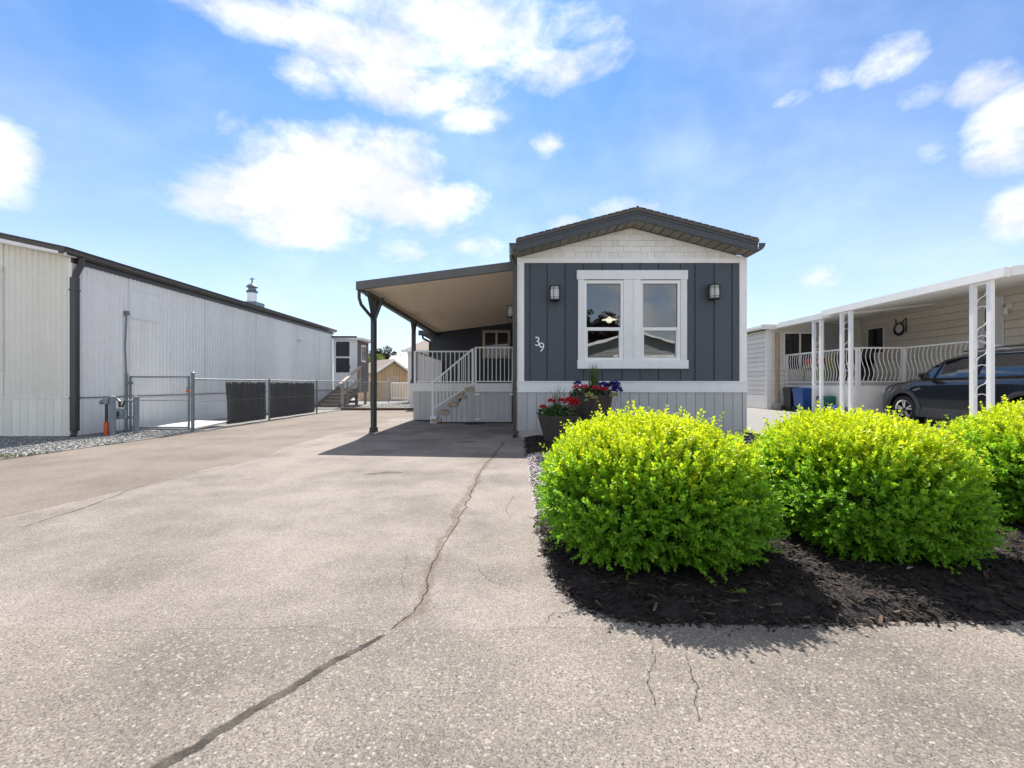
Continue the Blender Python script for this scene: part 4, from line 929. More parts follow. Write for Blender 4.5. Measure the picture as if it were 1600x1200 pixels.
# wall conduit
wc = thing('wall_conduit', 'thin grey conduit rising up the ribbed wall behind the gate', 'conduit', (XW+.05, 9.75, 0))
MB().tube([(XW+.05,9.72,.0),(XW+.05,9.72,1.3),(XW+.045,9.70,1.8),(XW+.05,9.73,2.48)], .016, 8).build('pipe', galv, wc, True); bx('weather_cap', galv, wc, XW+.018, XW+.085, 9.70, 9.77, 2.47, 2.56)
# porch
Yp = 21.05; px0, px1 = XW, (559-800)/FPX*Yp; Yp2 = 22.6
po = thing('enclosed_porch', 'small white enclosed porch with grey shake side wall', 'porch', (-7.7, Yp, 0))
bx('porch_body', left_metal, po, px0+.02, px1-.03, Yp+.02, Yp2, .78, 3.08)
vboards('wall_board', px0+.02, px1-.0, Yp, .78, 3.08, .16, left_metal, po)
zz = .60; kk = 0
while zz < 3.05:
    y = Yp+.02-(.11 if kk % 2 else 0)
    while y < Yp2:
        y2 = min(y+.22+.05*((kk*7+int(y*10)) % 3), Yp2); y1_ = max(y, Yp+.02)
        if y2-y1_ > .03: bx('shake', shake_grey, po, px1-.029, px1+.012+.004*((kk+int(y*9)) % 3), y1_, y2-.008, zz, zz+.19)
        y = y2
    zz += .195; kk += 1
MB().prism([(px0-.1,3.10),(px1+.32,3.02),(px1+.32,3.12),(px0-.1,3.22)], 'y', Yp-.18, Yp2+.2).build('roof', white, po); bx('roof_edge', dark_metal, po, px0-.1, px1+.02, Yp-.2, Yp-.181, 3.125, 3.20)
dr = sub(po, 'door'); q0, q1 = (523-800)/FPX*Yp, (548.5-800)/FPX*Yp; zq = lambda py: 1+(600-py)/FPX*Yp
bx('leaf', vinyl, dr, q0, q1, Yp-.03, Yp-.001, .82, zq(531)); bx('pane', glass_dark, dr, q0+.07, q1-.06, Yp-.038, Yp-.031, zq(557), zq(534)); bx('pane', glass_dark, dr, q0+.07, q1-.06, Yp-.038, Yp-.031, zq(582), zq(559.5))
bx('handle', black_m, dr, q1-.05, q1-.03, Yp-.07, Yp-.031, 1.7, 1.85)
pw = sub(po, 'window'); ym = 21.75; bx('frame', vinyl, pw, px1+.02, px1+.05, ym-.28, ym+.28, 2.05, 2.85)
for s in (-.24, .03): bx('pane', glass_dark, pw, px1+.051, px1+.058, ym+s, ym+s+.21, 2.12, 2.78)
for y in (Yp+.1, Yp2-.15):
    for x in (px0+.2, px1-.1): bx('support_post', wood_dk, po, x-.05, x+.05, y-.05, y+.05, 0, .78)
for zz in (.12, .36): bx('lattice_board', wood_dk, po, px0+.3, px1, Yp+.03, Yp+.05, zz, zz+.12)
# wooden steps up to the porch
ws = thing('wooden_steps', 'brown wooden steps with handrail below the enclosed porch', 'stairs', (-7.4, 18.6, 0))
for k in range(6):
    z_ = .78*(k+1)/6; y = 18.5+k*.38; bx('tread', wood_dk, ws, -7.95, -7.0, y, y+.40, z_-.05, z_); bx('riser', wood, ws, -7.95, -7.0, y+.02, y+.045, z_-.13, z_-.051)
for x in (-7.0, -7.97): MB().bar((x, 18.45, .05), (x, 21.0, .82), .04, .22).build('stringer', wood_dk, ws)
for y, zb, zt in ((18.6, 0, 1.02), (20.7, .6, 1.75)): bx('rail_post', wood, ws, -6.98, -6.89, y-.045, y+.045, zb, zt)
MB().bar((-6.935, 18.35, 1.0), (-6.935, 20.85, 1.80), .13, .045).build('handrail', wood, ws)
MB().bar((-6.90, 18.5, .55), (-6.90, 20.8, 1.25), .03, .12).build('mid_rail', wood, ws)
tag(bx('step_pad', concrete, None, -8.1, -6.7, 17.75, 18.42, .0, .05), 'pale concrete pad at the foot of the wooden steps', 'slab')

# ---- chain link fence and gate
XF = -6.65
def chain(parent, p0, p1, z0, z1, pitch=.06):
    a = np.array(p0, float); b = np.array(p1, float); L_ = np.linalg.norm(b-a); n = int(L_/pitch); m_ = int((z1-z0)/pitch); dr = (b-a)/L_; nv = np.array([-dr[1], dr[0]]); r = .0036
    V = []; F = []
    for i in range(n+1):
        for ph in (0,):
            o = len(V)
            for k in range(m_+1):
                s = (i+(k % 2))*pitch; s = min(s, L_); p = a+dr*s+nv*(.003 if k % 2 else -.003); z = z0+(z1-z0)*k/m_
                V += [(p[0]-dr[0]*r, p[1]-dr[1]*r, z), (p[0]+dr[0]*r, p[1]+dr[1]*r, z), (p[0]+nv[0]*r*1.6, p[1]+nv[1]*r*1.6, z)]
            for k in range(m_):
                q = o+3*k
                for e in range(3): F.append((q+e, q+(e+1) % 3, q+3+(e+1) % 3, q+3+e))
    o = npmesh('chain_link_mesh', V, F, mat('bright_wire', (.42,.44,.45), .45, .3, var=.1), parent); o['kind'] = 'stuff'
    return o
gt = thing('chain_link_gate', 'grey chain link gate closing the strip beside the ribbed house', 'gate', (-7.3, 9.48, 0)); yg = 9.48
gx0, gx1 = (204-800)/FPX*yg, (295-800)/FPX*yg
for x in (gx0, gx1): MB().tube([(x,yg,.04),(x,yg,1.17)], .022, 8).build('upright', galv, gt, True)
for z_ in (1.15, .10, .66): MB().tube([(gx0,yg,z_),(gx1,yg,z_)], .017 if z_ != .66 else .008, 8).build('rail', galv, gt, True)
chain(gt, (gx0+.02, yg-.02), (gx1-.02, yg-.02), .10, 1.14)
for z_ in (.28, 1.0): bx('hinge', galv, gt, gx0-.07, gx0+.03, yg-.03, yg+.03, z_, z_+.05)
bx('latch', galv, gt, gx1-.02, gx1+.10, yg-.05, yg-.024, .90, .94); bx('tag_plate', orange, gt, gx1-.02, gx1+.05, yg-.058, yg-.051, .83, .88)
fn = thing('chain_link_fence', 'long grey chain link fence along the edge of the neighbouring drive', 'fence', (XF, yg, 0))
for p, y, h, r in ((gx0-.085, yg, 1.19, .030), (XF, yg, 1.22, .034), (XF, 12.47, 1.12, .025), (XF, 15.5, 1.12, .025), (XF, 18.4, 1.12, .025), (XF, 21.4, 1.12, .025), (XF, 24.5, 1.12, .03)):
    q = MB().tube([(p,y,-.02),(p,y,h)], r, 10).build('post', galv, fn, True); MB().lathe([(r*1.1,h),(r*1.1,h+.015),(r*.6,h+.03),(.001,h+.035)], p, y, 10).build('post_cap', galv, q, True)
for y0, y1 in ((yg,12.47),(12.47,15.5),(15.5,18.4),(18.4,21.4),(21.4,24.5)):
    MB().tube([(XF,y0+.03,1.10),(XF,y1-.03,1.10)], .017, 8).build('top_rail', galv, fn, True); MB().tube([(XF,y0+.03,.62),(XF,y1-.03,.62)], .004, 5).build('tension_wire', galv, fn)
    chain(fn, (XF+.02, y0+.03), (XF+.02, y1-.03), .03, 1.10, .06 if y0 < 15 else .08)
def screen(y0, y1, label, seed):
    r = np.random.default_rng(seed); ny, nz = 60, 14; V = []
    tops = 1.06+r.normal(0, .012, ny+1)-.012*np.abs(np.sin(np.arange(ny+1)*.9))
    for i in range(ny+1):
        y = y0+(y1-y0)*i/ny
        for k in range(nz+1):
            t = k/nz; V.append((XF-.035-.018*math.sin(i*.75+seed)*(.4+.6*t)-.02*math.sin(i*.23), y+.03*math.sin(t*5)*(1 if i == 0 else 0), .05+(tops[i]-.05)*t))
    F = [(i*(nz+1)+k, (i+1)*(nz+1)+k, (i+1)*(nz+1)+k+1, i*(nz+1)+k+1) for i in range(ny) for k in range(nz)]
    o = npmesh('privacy_screen', V, F, fabric_black, None, None, True); m_ = o.modifiers.new('thickness', 'SOLIDIFY'); m_.thickness = .004
    tag(o, label, 'screen', 'black fabric screens on the chain link fence')
screen(10.68, 12.42, 'black fabric screen on the fence, nearer the gate', 1)
screen(12.54, 15.44, 'black fabric screen on the fence, nearer the wooden steps', 2)
wb = MB().add([(-7.9,9.9,.03),(-6.75,9.7,.03),(-6.72,10.75,.08),(-7.6,11.0,.08),(-7.9,9.9,.07),(-6.75,9.7,.07),(-6.72,10.75,.12),(-7.6,11.0,.12)], [(0,3,2,1),(4,5,6,7),(0,1,5,4),(1,2,6,5),(2,3,7,6),(3,0,4,7)]).build('white_board', white, None)
tag(wb, 'white board lying on the ground behind the chain link fence', 'board')
# bollards and gas meter
def bollard(px, Y, top, label):
    x = (px-800)/FPX*Y; t = thing('bollard', label, 'bollard', (x, Y, 0), 'steel bollards by the gas meter')
    MB().tube([(x,Y,-.02),(x,Y,top)], .050, 16).build('post', bollard_m, t, True); MB().lathe([(.050,top),(.044,top+.012),(.001,top+.018)], x, Y, 16).build('concrete_fill', concrete, t, True)
bollard(176, 8.75, .755, 'grey steel bollard left of the gas meter, beside the orange marker'); bollard(213, 9.12, .74, 'grey steel bollard in front of the gate hinge post')
gm = thing('gas_meter', 'grey gas meter with pipes between the two bollards', 'gas meter', (-7.75, 9.1, 0)); mx, my = (187-800)/FPX*9.0, 9.0
MB().lathe([(.001,.30),(.08,.31),(.105,.35),(.105,.47),(.08,.51),(.001,.52)], mx, my, 20).build('meter_body', galv, gm, True)
bx('index_box', dark_metal, gm, mx-.07, mx+.07, my-.15, my-.09, .37, .46)
MB().tube([(mx-.25,my,0),(mx-.25,my,.66),(mx-.2,my,.70),(mx-.05,my,.70),(mx,my,.66),(mx,my,.54)], .022, 8).build('inlet_pipe', dark_metal, gm, True)
MB().tube([(mx+.05,my,.54),(mx+.06,my+.05,.66),(mx+.06,my+.3,.66)], .02, 8).build('outlet_pipe', dark_metal, gm, True)
MB().lathe([(.001,.60),(.07,.61),(.085,.64),(.06,.68),(.001,.70)], mx-.25, my-.06, 14).build('regulator', galv, gm, True)
mp_ = thing('marker_post', 'short orange marker post beside the left bollard', 'post', ((166-800)/FPX*8.75, 8.75, 0)); ox, oy = (166-800)/FPX*8.72, 8.72
MB().tube([(ox,oy,-.02),(ox,oy,.27)], .04, 12).build('orange_sleeve', orange, mp_, True); MB().tube([(ox,oy,.271),(ox,oy,.70)], .022, 10).build('riser_pipe', dark_metal, mp_, True)
MB().tube([(ox,oy,.62),(ox,oy,.73)], .05, 10).build('valve', galv, mp_, True)

# ================================================================== FAR THINGS (gap between the houses)
sh = thing('garden_shed', 'tan wooden shed with brown shingle roof and white barge boards', 'shed', (-8.0, 29, 0)); ca, sa = math.cos(R(40)), math.sin(R(40))
def rot(mb, cx, cy): mb.v = [(cx+p[0]*ca-p[1]*sa, cy+p[0]*sa+p[1]*ca, p[2]) for p in mb.v]; return mb
sx, sy = -8.35, 29.3
rot(MB().prism([(-1.1,0),(1.1,0),(1.1,1.75),(0,2.45),(-1.1,1.75)], 'y', -1.4, 1.4), sx, sy).build('wall', tan, sh)
for i in range(11):
    x = -1.1+i*.2; h = 1.75+.7*(1-abs((x+.1))/1.1); rot(MB().box(x+.008, x+.192, -1.42, -1.4, .02, h-.06), sx, sy).build('board', tan, sh)
for i in range(14): rot(MB().box(-1.12, -1.1, -1.4+i*.2+.008, -1.4+i*.2+.192, .02, 1.74), sx, sy).build('board', tan, sh)
rot(MB().prism([(-1.35,1.58),(0,2.46),(1.35,1.58),(1.35,1.66),(0,2.56),(-1.35,1.66)], 'y', -1.7, 1.6), sx, sy).build('roof', brown_roof, sh)
rot(MB().prism([(-1.38,1.50),(0,2.40),(1.38,1.50),(1.38,1.64),(0,2.55),(-1.38,1.64)], 'y', -1.74, -1.705), sx, sy).build('barge_board', white, sh)
rot(MB().box(-.4, .45, -1.45, -1.421, .05, 1.55), sx, sy).build('door', wood, sh)
wf = thing('picket_fence', 'white metal picket fence beyond the gravel', 'fence', (-6, 27, 0)); Yw = 27.0
a, b = (612-800)/FPX*Yw, (648-800)/FPX*Yw; n = 15
for z_ in (.15, 1.05): bx('rail', vinyl, wf, a, b, Yw-.015, Yw+.015, z_, z_+.04)
for i in range(n+1): x = a+(b-a)*i/n; bx('picket', vinyl, wf, x-.012, x+.012, Yw-.012, Yw+.012, .05, 1.10)
bh = thing('brown_building', 'low brown building with a pale roof behind the picket fence', 'building', (-7, 36, 0)); Yh = 36
a, b = (603-800)/FPX*Yh, (648-800)/FPX*Yh
bx('wall', wood_dk, bh, a+.3, b, Yh, Yh+5, 0, 1+(600-578)/FPX*Yh); MB().prism([(Yh-.4,1+22/FPX*Yh),(Yh+2.5,1+44/FPX*Yh),(Yh+5.4,1+22/FPX*Yh),(Yh+5.4,1+25/FPX*Yh),(Yh+2.5,1+47/FPX*Yh),(Yh-.4,1+25/FPX*Yh)], 'x', a-.2, b+3).build('roof', white, bh)
vboards('board', a+.3, b, Yh-.02, .02, 2.05, .25, wood_dk, bh)
wh = thing('white_cottage', 'pale cottage with brown shingle roof behind the deck', 'house', (-5.5, 24.5, 0)); Yc = 24.5
a, b = (637-800)/FPX*Yc, -1.5; ze = 1+(600-548)/FPX*Yc; zr = 1+(600-534)/FPX*(Yc+2)
bx('wall_core', pale_siding, wh, a, b, Yc, Yc+5, 0, ze); vboards('wall_board', a, b-.5, Yc-.02, .0, ze-.01, .4, pale_siding, wh)
MB().add([(a-.25,Yc-.3,ze-.02),(b,Yc-.3,ze-.02),(b,Yc+5.2,ze-.02),(a-.25,Yc+5.2,ze-.02),(a+.45,Yc+2.4,zr+.15),(b,Yc+2.4,zr+.15)], [(0,1,5,4),(1,2,5),(2,3,4,5),(3,0,4),(0,3,2,1)]).build('roof', brown_roof, wh)
bx('fascia', white, wh, a-.28, b, Yc-.33, Yc-.301, ze-.09, ze+.03)
sf = thing('panelled_screen', 'white panelled screen with sloping dark cap beside the deck', 'fence', (-3.6, 18, 0)); Yx = 18.2
for i in range(4):
    x0 = -3.95+i*.29; f = lambda x: 2.22-(x+3.95)*.42; MB().prism([(x0,.2),(x0+.28,.2),(x0+.28,f(x0+.28)),(x0,f(x0))], 'y', Yx, Yx+.03).build('panel', pale_siding, sf)
MB().bar((-3.98, Yx+.015, 2.25), (-2.75, Yx+.015, 1.73), .06, .05).build('cap_rail', dark_metal, sf); bx('frame_post', white, sf, -4.06, -3.97, Yx-.02, Yx+.06, 0, 2.3)

def tree(name, label, cat, x, y, h, rad, trunk_h, ncl, nl, cols, leaf=.16, seed=3, group=None, squash=.8):
    global rng
    rng = np.random.default_rng(seed); t = thing(name, label, cat, (x, y, 0), group)
    top = h-rad*squash
    MB().tube([(x,y,-.1),(x+.05,y,trunk_h),(x-.05,y+.1,top+rad*.4)], [.16*h/8,.11*h/8,.03], 8).build('trunk', wood_dk, t, True)
    cs = norm(rng.normal(size=(ncl, 3)))*rng.uniform(.35, 1, (ncl, 1))*np.array([rad, rad, rad*squash])+np.array([x, y, top])
    for i in range(0, ncl, 5): MB().tube([(x,y,trunk_h+.2*(i % 4)), tuple((cs[i]+np.array([x,y,trunk_h]))/2+np.array([0,0,.1])), tuple(cs[i])], [.05*h/8,.03*h/8,.01], 5).build('limb', wood_dk, t)
    idx = rng.integers(0, ncl, nl); r = rad*.26*rng.uniform(.6, 1.3, ncl)
    d = norm(rng.normal(size=(nl, 3))); P = cs[idx]+d*(r[idx]*rng.uniform(.3, 1, nl)**.6)[:, None]
    cc = np.asarray(cols)[rng.integers(0, len(cols), ncl)][idx]*rng.uniform(.6, 1.4, (nl, 1))
    V, F, c_ = leaves(P, d+rng.normal(0, .6, (nl, 3))-np.array([0,0,.2]), rng.uniform(.7, 1.3, nl)*leaf, rng.uniform(.4, .7, nl)*leaf, cc, .1); npmesh('crown', V, F, leafm, t, c_)
    return t
Yt = 46.0; tree('purple_leaf_tree', 'dark round crowned tree rising behind the shed', 'tree', (596-800)/FPX*Yt, Yt, 4.75, 1.35, 1.6, 46, 9000, [(.045,.040,.025),(.06,.075,.022),(.035,.03,.025)], .13, 31)
Yt = 40.0; tree('hedge_tree', 'low yellow green tree in front of the dark tree', 'tree', (590-800)/FPX*Yt, Yt, 3.35, 1.45, .6, 40, 7000, [(.17,.20,.03),(.12,.17,.03)], .12, 32, squash=.5)
tree('hedge_tree', 'low yellow green tree left of the shed, beside the porch', 'tree', -12.2, 40.5, 3.5, 1.2, .6, 36, 5000, [(.16,.20,.03),(.11,.16,.03)], .12, 33, squash=.6)
cn = thing('conifer', 'tiny dark conifer far behind the brown building', 'tree', ((626-800)/FPX*70, 70, 0)); cx = (626-800)/FPX*70
V = []; d = rng.normal(size=(1500, 3)); zz = rng.uniform(0, 1, 1500)**1.3; P = np.stack([cx+d[:,0]*.4*(1.05-zz), 70+d[:,1]*.4*(1.05-zz), 1.2+zz*4.2], 1)
V, F, c_ = leaves(P, d-np.array([0,0,.6]), np.full(1500, .25), np.full(1500, .12), np.tile((.02,.035,.02), (1500, 1))); npmesh('crown', V, F, leafm, cn, c_); MB().tube([(cx,70,0),(cx,70,5)], [.1,.02], 6).build('trunk', wood_dk, cn)
x = np.linspace(-330, 200, 60); hz_ = 12+26*np.exp(-((x+215)/60)**2)+9*np.sin(x*.05)+5*np.sin(x*.13+1)
V = np.concatenate([np.stack([x, np.full(60, 840.), np.full(60, -2.)], 1), np.stack([x, np.full(60, 860.), hz_*.9], 1), np.stack([x, np.full(60, 895.), np.full(60, -2.)], 1)]); i = np.arange(59)
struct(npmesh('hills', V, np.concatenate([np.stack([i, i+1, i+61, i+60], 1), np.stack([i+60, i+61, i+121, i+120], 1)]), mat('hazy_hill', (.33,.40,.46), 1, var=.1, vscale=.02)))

# ================================================================== RIGHT NEIGHBOUR
LC = 9.0; XM = 12.0; YA = 15.6
def zc_n(x): return 2.98-.066+.11*(x-LC)-.002
rh_ = thing('beige_house', 'beige lap sided neighbour house under a white carport roof on the right', 'house', (XM, 12, 0))
bx('wall_core', beige_siding, rh_, XM+.011, 16, 5, YA+6, .0, 3.5); MB().prism([(XM+.3,3.50),(14.2,3.95),(16.3,3.5),(16.3,3.58),(14.2,4.03),(XM+.3,3.58)], 'y', 4.8, YA+6).build('roof', roof_sh, rh_)
lap_wall(rh_, beige_siding, (XM, 5), (XM, YA-.03), .13, 3.35, .20, (-1,0), .034)
an = thing('lap_sided_annexe', 'off white lap sided annexe at the rear of the neighbour house', 'house', (8.75, YA, .13)); XA = 8.75
bx('wall_core', pale_siding, an, XA+.011, XM+.005, YA+.011, 26, .1, 2.86)
lap_wall(an, pale_siding, (XA, YA), (XA, 26), .62, 2.84, .165, (-1,0), .034); lap_wall(an, pale_siding, (XA+.02, YA), (XM-.01, YA), .62, 2.84, .165, (0,-1), .032)
bx('skirt', white, an, XA-.022, XA+.0, YA-.005, 26, .1, .619); bx('skirt', white, an, XA-.0, XM-.02, YA-.024, YA-.0, .1, .619); bx('corner_trim', white, an, XA-.03, XA+.12, YA-.035, YA+.08, .1, 2.84)
MB().prism([(XA-.35,2.90),(XM,3.02),(XM,3.14),(XA-.35,2.98)], 'y', YA+.26, 26.4).build('roof', white, an); MB().prism([(XA-.35,2.90),(LC-.12,2.91),(LC-.12,2.99),(XA-.35,2.98)], 'y', YA-.3, YA+.259).build('eave_roof', white, an); bx('eave_trim', pale_siding, an, XA-.38, LC-.13, YA-.33, YA-.301, 2.84, 3.0)
MB().tube([(XA+.30,YA-.09,.16),(XA+.30,YA-.09,2.74)], .06, 10).build('tan_downspout', mat('tan_pipe', (.42,.30,.21), .5, grime=.4, gcol=(.25,.14,.08)), an, True)
MB().lathe([(.15,.12),(.17,.3),(.12,.34),(.001,.35)], XA+.28, YA-.12, 14).build('drain_block', concrete, an, True)
MB().prism([(XA+.05,2.80),(XM+.2,2.80),(XM+.2,zc_n(XM+.2)),(LC+.04,zc_n(LC+.04)),(XA+.05,2.9)], 'y', YA+.012, YA+.2).build('head_wall', pale_siding, an)
aw = sub(an, 'window'); wz = lambda py: 1+(600-py)/FPX*YA; w0, w1 = (1225-800)/FPX*YA, (1271-800)/FPX*YA; wm = (1248.5-800)/FPX*YA
bx('frame', vinyl, aw, w0-.04, w1+.04, YA-.06, YA-.034, wz(521.5), wz(519)); bx('frame', vinyl, aw, wm-.03, wm+.03, YA-.06, YA-.034, 1.5, wz(521.5)-.001); bx('frame', vinyl, aw, w0-.04, w0, YA-.06, YA-.034, 1.5, wz(521.5)-.001); bx('frame', vinyl, aw, w1, w1+.04, YA-.06, YA-.034, 1.5, wz(521.5)-.001)
bx('pane', glass_dark, aw, w0, wm-.031, YA-.052, YA-.045, 1.5, wz(521.5)-.002); bx('pane', glass_dark, aw, wm+.031, w1, YA-.052, YA-.045, 1.5, wz(521.5)-.002)
bx('door', mat('grey_door', (.42,.43,.43), .5), an, (1288-800)/FPX*YA, (1325-800)/FPX*YA, YA-.055, YA-.034, 1.1, wz(506))
# main wall window, door, ornament, lamp
def ym(px): return XM*FPX/(px-800)
def zm(px, py): return 1+(600-py)/FPX*ym(px)
mw = sub(rh_, 'window'); y0, y1 = ym(1385), ym(1357); zt, zb = zm(1371, 511), zm(1371, 537)
bx('frame', vinyl, mw, XM-.07, XM-.036, y0, y0+.06, zb-.3, zt); bx('frame', vinyl, mw, XM-.07, XM-.036, y1-.06, y1, zb-.3, zt); bx('frame', vinyl, mw, XM-.07, XM-.036, y0+.061, y1-.061, zt-.05, zt); bx('frame', vinyl, mw, XM-.055, XM-.036, (y0+y1)/2-.03, (y0+y1)/2+.03, zb-.3, zt-.051); bx('frame', vinyl, mw, XM-.07, XM-.036, y0+.061, y1-.061, zb-.35, zb-.301)
bx('pane', glass_dark, mw, XM-.055, XM-.045, y0+.061, y1-.061, zb-.3, zt-.051)
md = sub(rh_, 'door'); y0, y1 = ym(1571), ym(1532); zt = zm(1552, 466)
bx('frame', vinyl, md, XM-.07, XM-.036, y0, y0+.08, 1.05, zt); bx('frame', vinyl, md, XM-.07, XM-.036, y1-.08, y1, 1.05, zt); bx('frame', vinyl, md, XM-.07, XM-.036, y0+.081, y1-.081, zt-.1, zt)
bx('leaf', white, md, XM-.055, XM-.036, y0+.081, y1-.081, 1.05, zt-.101); bx('pane', glass_dark, md, XM-.066, XM-.0555, y0+.20, y1-.17, 1.9, zt-.25); bx('door_rail', white, md, XM-.074, XM-.0665, y0+.2, y1-.17, 2.25, 2.32)
wo = thing('wall_ornament', 'black iron ring ornament with bracket on the beige wall', 'ornament', (XM-.03, ym(1410), zm(1408, 516))); yo, zo = ym(1407.5), zm(1407, 514); 
MB().tube([(XM-.06, yo+.17*math.cos(t), zo+.17*math.sin(t)) for t in np.linspace(0, 6.283, 25)], [.022+.022*max(0, -math.sin(t)) for t in np.linspace(0, 6.283, 25)], 8, False).build('ring', black_m, wo, True)
MB().lathe([(.001,0),(.11,0)], 0, 0, 20)
MB().add([(XM-.05, yo+.12*math.cos(t), zo+.12*math.sin(t)) for t in np.linspace(0, 6.283, 20, endpoint=False)], [tuple(range(20))]).build('dial', white, wo)
MB().tube([(XM-.06,yo+.10,zo+.15),(XM-.06,yo+.12,zo+.32)], .014, 6).build('hook', black_m, wo)
MB().tube([(XM-.06,yo-.10,zo+.16),(XM-.06,yo-.20,zo+.26),(XM-.06,yo-.25,zo+.30),(XM-.06,yo-.26,zo+.1),(XM-.06,yo-.26,zo-.14)], .016, 6).build('bracket', black_m, wo)
pl2 = thing('porch_lamp', 'white flood lamp beside the neighbour door', 'lamp', (XM-.05, ym(1580), 2.9)); yl = ym(1580)
bx('base', vinyl, pl2, XM-.07, XM-.036, yl-.06, yl+.06, zm(1580,482), zm(1580,474))
MB().tube([(XM-.06,yl,zm(1580,480)),(XM-.14,yl,zm(1580,482)),(XM-.15,yl,zm(1580,492))], [.03,.04,.055], 10).build('shade', vinyl, pl2, True)
# carport roof
nc = thing('white_carport', 'white neighbour carport roof on lattice posts', 'carport', (LC, 10, 0)); zc0 = 2.98; slp = .11
for (ya, yb2, dz, xoff) in ((8.28, 13.1, 0, 0), (12.93, YA+.25, -.066, .008)):
    MB().prism([(LC+.03, zc0+dz),(XM+.4, zc0+dz+slp*(XM+.4-LC)),(XM+.4, zc0+dz+.06+slp*(XM+.4-LC)),(LC+.03, zc0+dz+.06)], 'y', ya, yb2).build('roof_panel', white, nc)
    LC_ = LC; LC += xoff
    MB().prism([(LC-.10,zc0+dz-.03),(LC+.02,zc0+dz-.03),(LC+.02,zc0+dz+.14),(LC-.02,zc0+dz+.14),(LC-.02,zc0+dz+.1),(LC-.085,zc0+dz+.1),(LC-.085,zc0+dz+.13),(LC-.10,zc0+dz+.13)], 'y', ya-.04, yb2).build('gutter', white, nc)
    bx('gutter_cap', white, nc, LC-.105, LC+.02, ya-.046, ya-.0405, zc0+dz-.032, zc0+dz+.135); LC = LC_
MB().prism([(LC+.021,zc0-.02),(XM+.5,zc0-.02+slp*3.5),(XM+.5,zc0+.15+slp*3.5),(LC+.021,zc0+.15)], 'y', 8.20, 8.275).build('front_fascia', white, nc)
def lattice_post(y, zb, label):
    lp = sub(nc, 'post'); lp['label'] = label
    zt_ = zc0-.035 if y < 12.96 else zc0-.1
    for dy in (-.16, .16): bx('upright', vinyl, lp, LC-.04, LC+.04, y+dy-.04, y+dy+.04, zb, zt_)
    zz = zb+.15
    while zz < zt_-.5:
        pts = []
        for t in np.linspace(0, 1, 15):
            a = t*2*math.pi; pts.append((LC, y+.115*math.cos(t*math.pi), zz+.5*t+.06*math.sin(a*1.0)))
        MB().tube(pts, .009, 6).build('scroll', vinyl, lp, True); MB().tube([(LC,y+.11*math.cos(a),zz+.08*math.sin(a)) for a in np.linspace(0, math.pi, 9)], .008, 6).build('scroll_end', vinyl, lp, True); zz += .56
    bx('top_cap', vinyl, lp, LC-.03, LC+.03, y-.119, y+.119, zt_-.05, zt_)
lattice_post(8.72, .02, 'nearest lattice post, before the dark car'); lattice_post(12.25, .02, 'second lattice post at the deck corner'); lattice_post(13.4, .13, 'farthest lattice post, before the bins')
# deck and wavy railing
nd = thing('neighbour_deck', 'white skirted neighbour deck with wavy white railing', 'deck', (10, 13, 0)); XRl = 9.36; YDn = 12.35
bx('deck_floor', concrete, nd, XRl-.02, XM-.03, YDn, YA-.03, .92, 1.04); bx('deck_floor', concrete, nd, 10.6, XM-.03, 10.2, YDn-.001, .92, 1.04)
x = XRl; 
for k in range(3): bx('skirt_panel', white, nd, XRl-.03, XRl-.0, YDn+k*1.07, YDn+k*1.07+1.06, .05, .955)
bx('skirt_panel', white, nd, XRl-.028, 10.59, YDn-.03, YDn-.002, .05, .955); bx('skirt_panel', white, nd, 10.57, 10.599, 10.2, YDn-.031, .05, .955)
def wavy(p0, p1, n, z0=1.06, z1=1.98, amp=.055):
    rl = sub(nd, 'railing'); a, b = Vector((*p0, 0)), Vector((*p1, 0)); dr = (b-a).normalized()
    MB().bar(a+Vector((0,0,z1)), b+Vector((0,0,z1)), .05, .04).build('top_rail', vinyl, rl); MB().bar(a+Vector((0,0,z0)), b+Vector((0,0,z0)), .03, .03).build('bottom_rail', vinyl, rl)
    for i in range(1, n):
        p = a.lerp(b, i/n); MB().tube([p+dr*(amp*math.sin(t*2*math.pi)*(1 if t > .15 and t < .95 else .6))+Vector((0,0,z0+(z1-z0)*t)) for t in np.linspace(0, 1, 11)], .0095, 5, False).build('baluster', vinyl, rl, True)
    for p in (a, b): MB().box(p.x-.03, p.x+.03, p.y-.03, p.y+.03, z0-.1, z1+.01).build('rail_post', vinyl, rl)
wavy((XRl, YA-.1), (XRl, YDn), 27); wavy((XRl+.05, YDn), (10.60, YDn), 10); wavy((10.60, YDn-.05), (10.60, 10.35), 16)
MB().bar((10.6, 10.3, 1.97), (10.6, 9.0, 1.45), .05, .05).build('stair_rail', vinyl, nd)
# things on and by the deck
gr = thing('barbecue', 'black covered barbecue on the neighbour deck behind the wavy rails', 'barbecue', (9.85, 13.2, 1.04))
MB().tube([(9.9,12.75,1.72),(9.9,13.6,1.72)], .28, 14).build('lid', black_plastic, gr, True); bx('cabinet', black_plastic, gr, 9.66, 10.14, 12.75, 13.6, 1.12, 1.71)
for y in (12.85, 13.5): MB().tube([(9.72,y,1.04),(9.72,y,1.12)], .04, 8).build('foot', black_m, gr)
ch = thing('garden_chair', 'lime green garden chair with a red cushion on the neighbour deck', 'chair', (9.9, 14.6, 1.04)); lime = mat('lime_plastic', (.30,.36,.06), .6); redm = mat('red_cloth', (.55,.05,.03), .8)
bx('seat', lime, ch, 9.65, 10.15, 14.1, 14.6, 1.42, 1.48); bx('backrest', lime, ch, 10.1, 10.16, 14.1, 14.6, 1.49, 1.85); bx('cushion', redm, ch, 9.7, 10.09, 14.62, 15.1, 1.62, 1.82); bx('side_shelf', lime, ch, 9.66, 10.12, 14.61, 15.12, 1.52, 1.615)
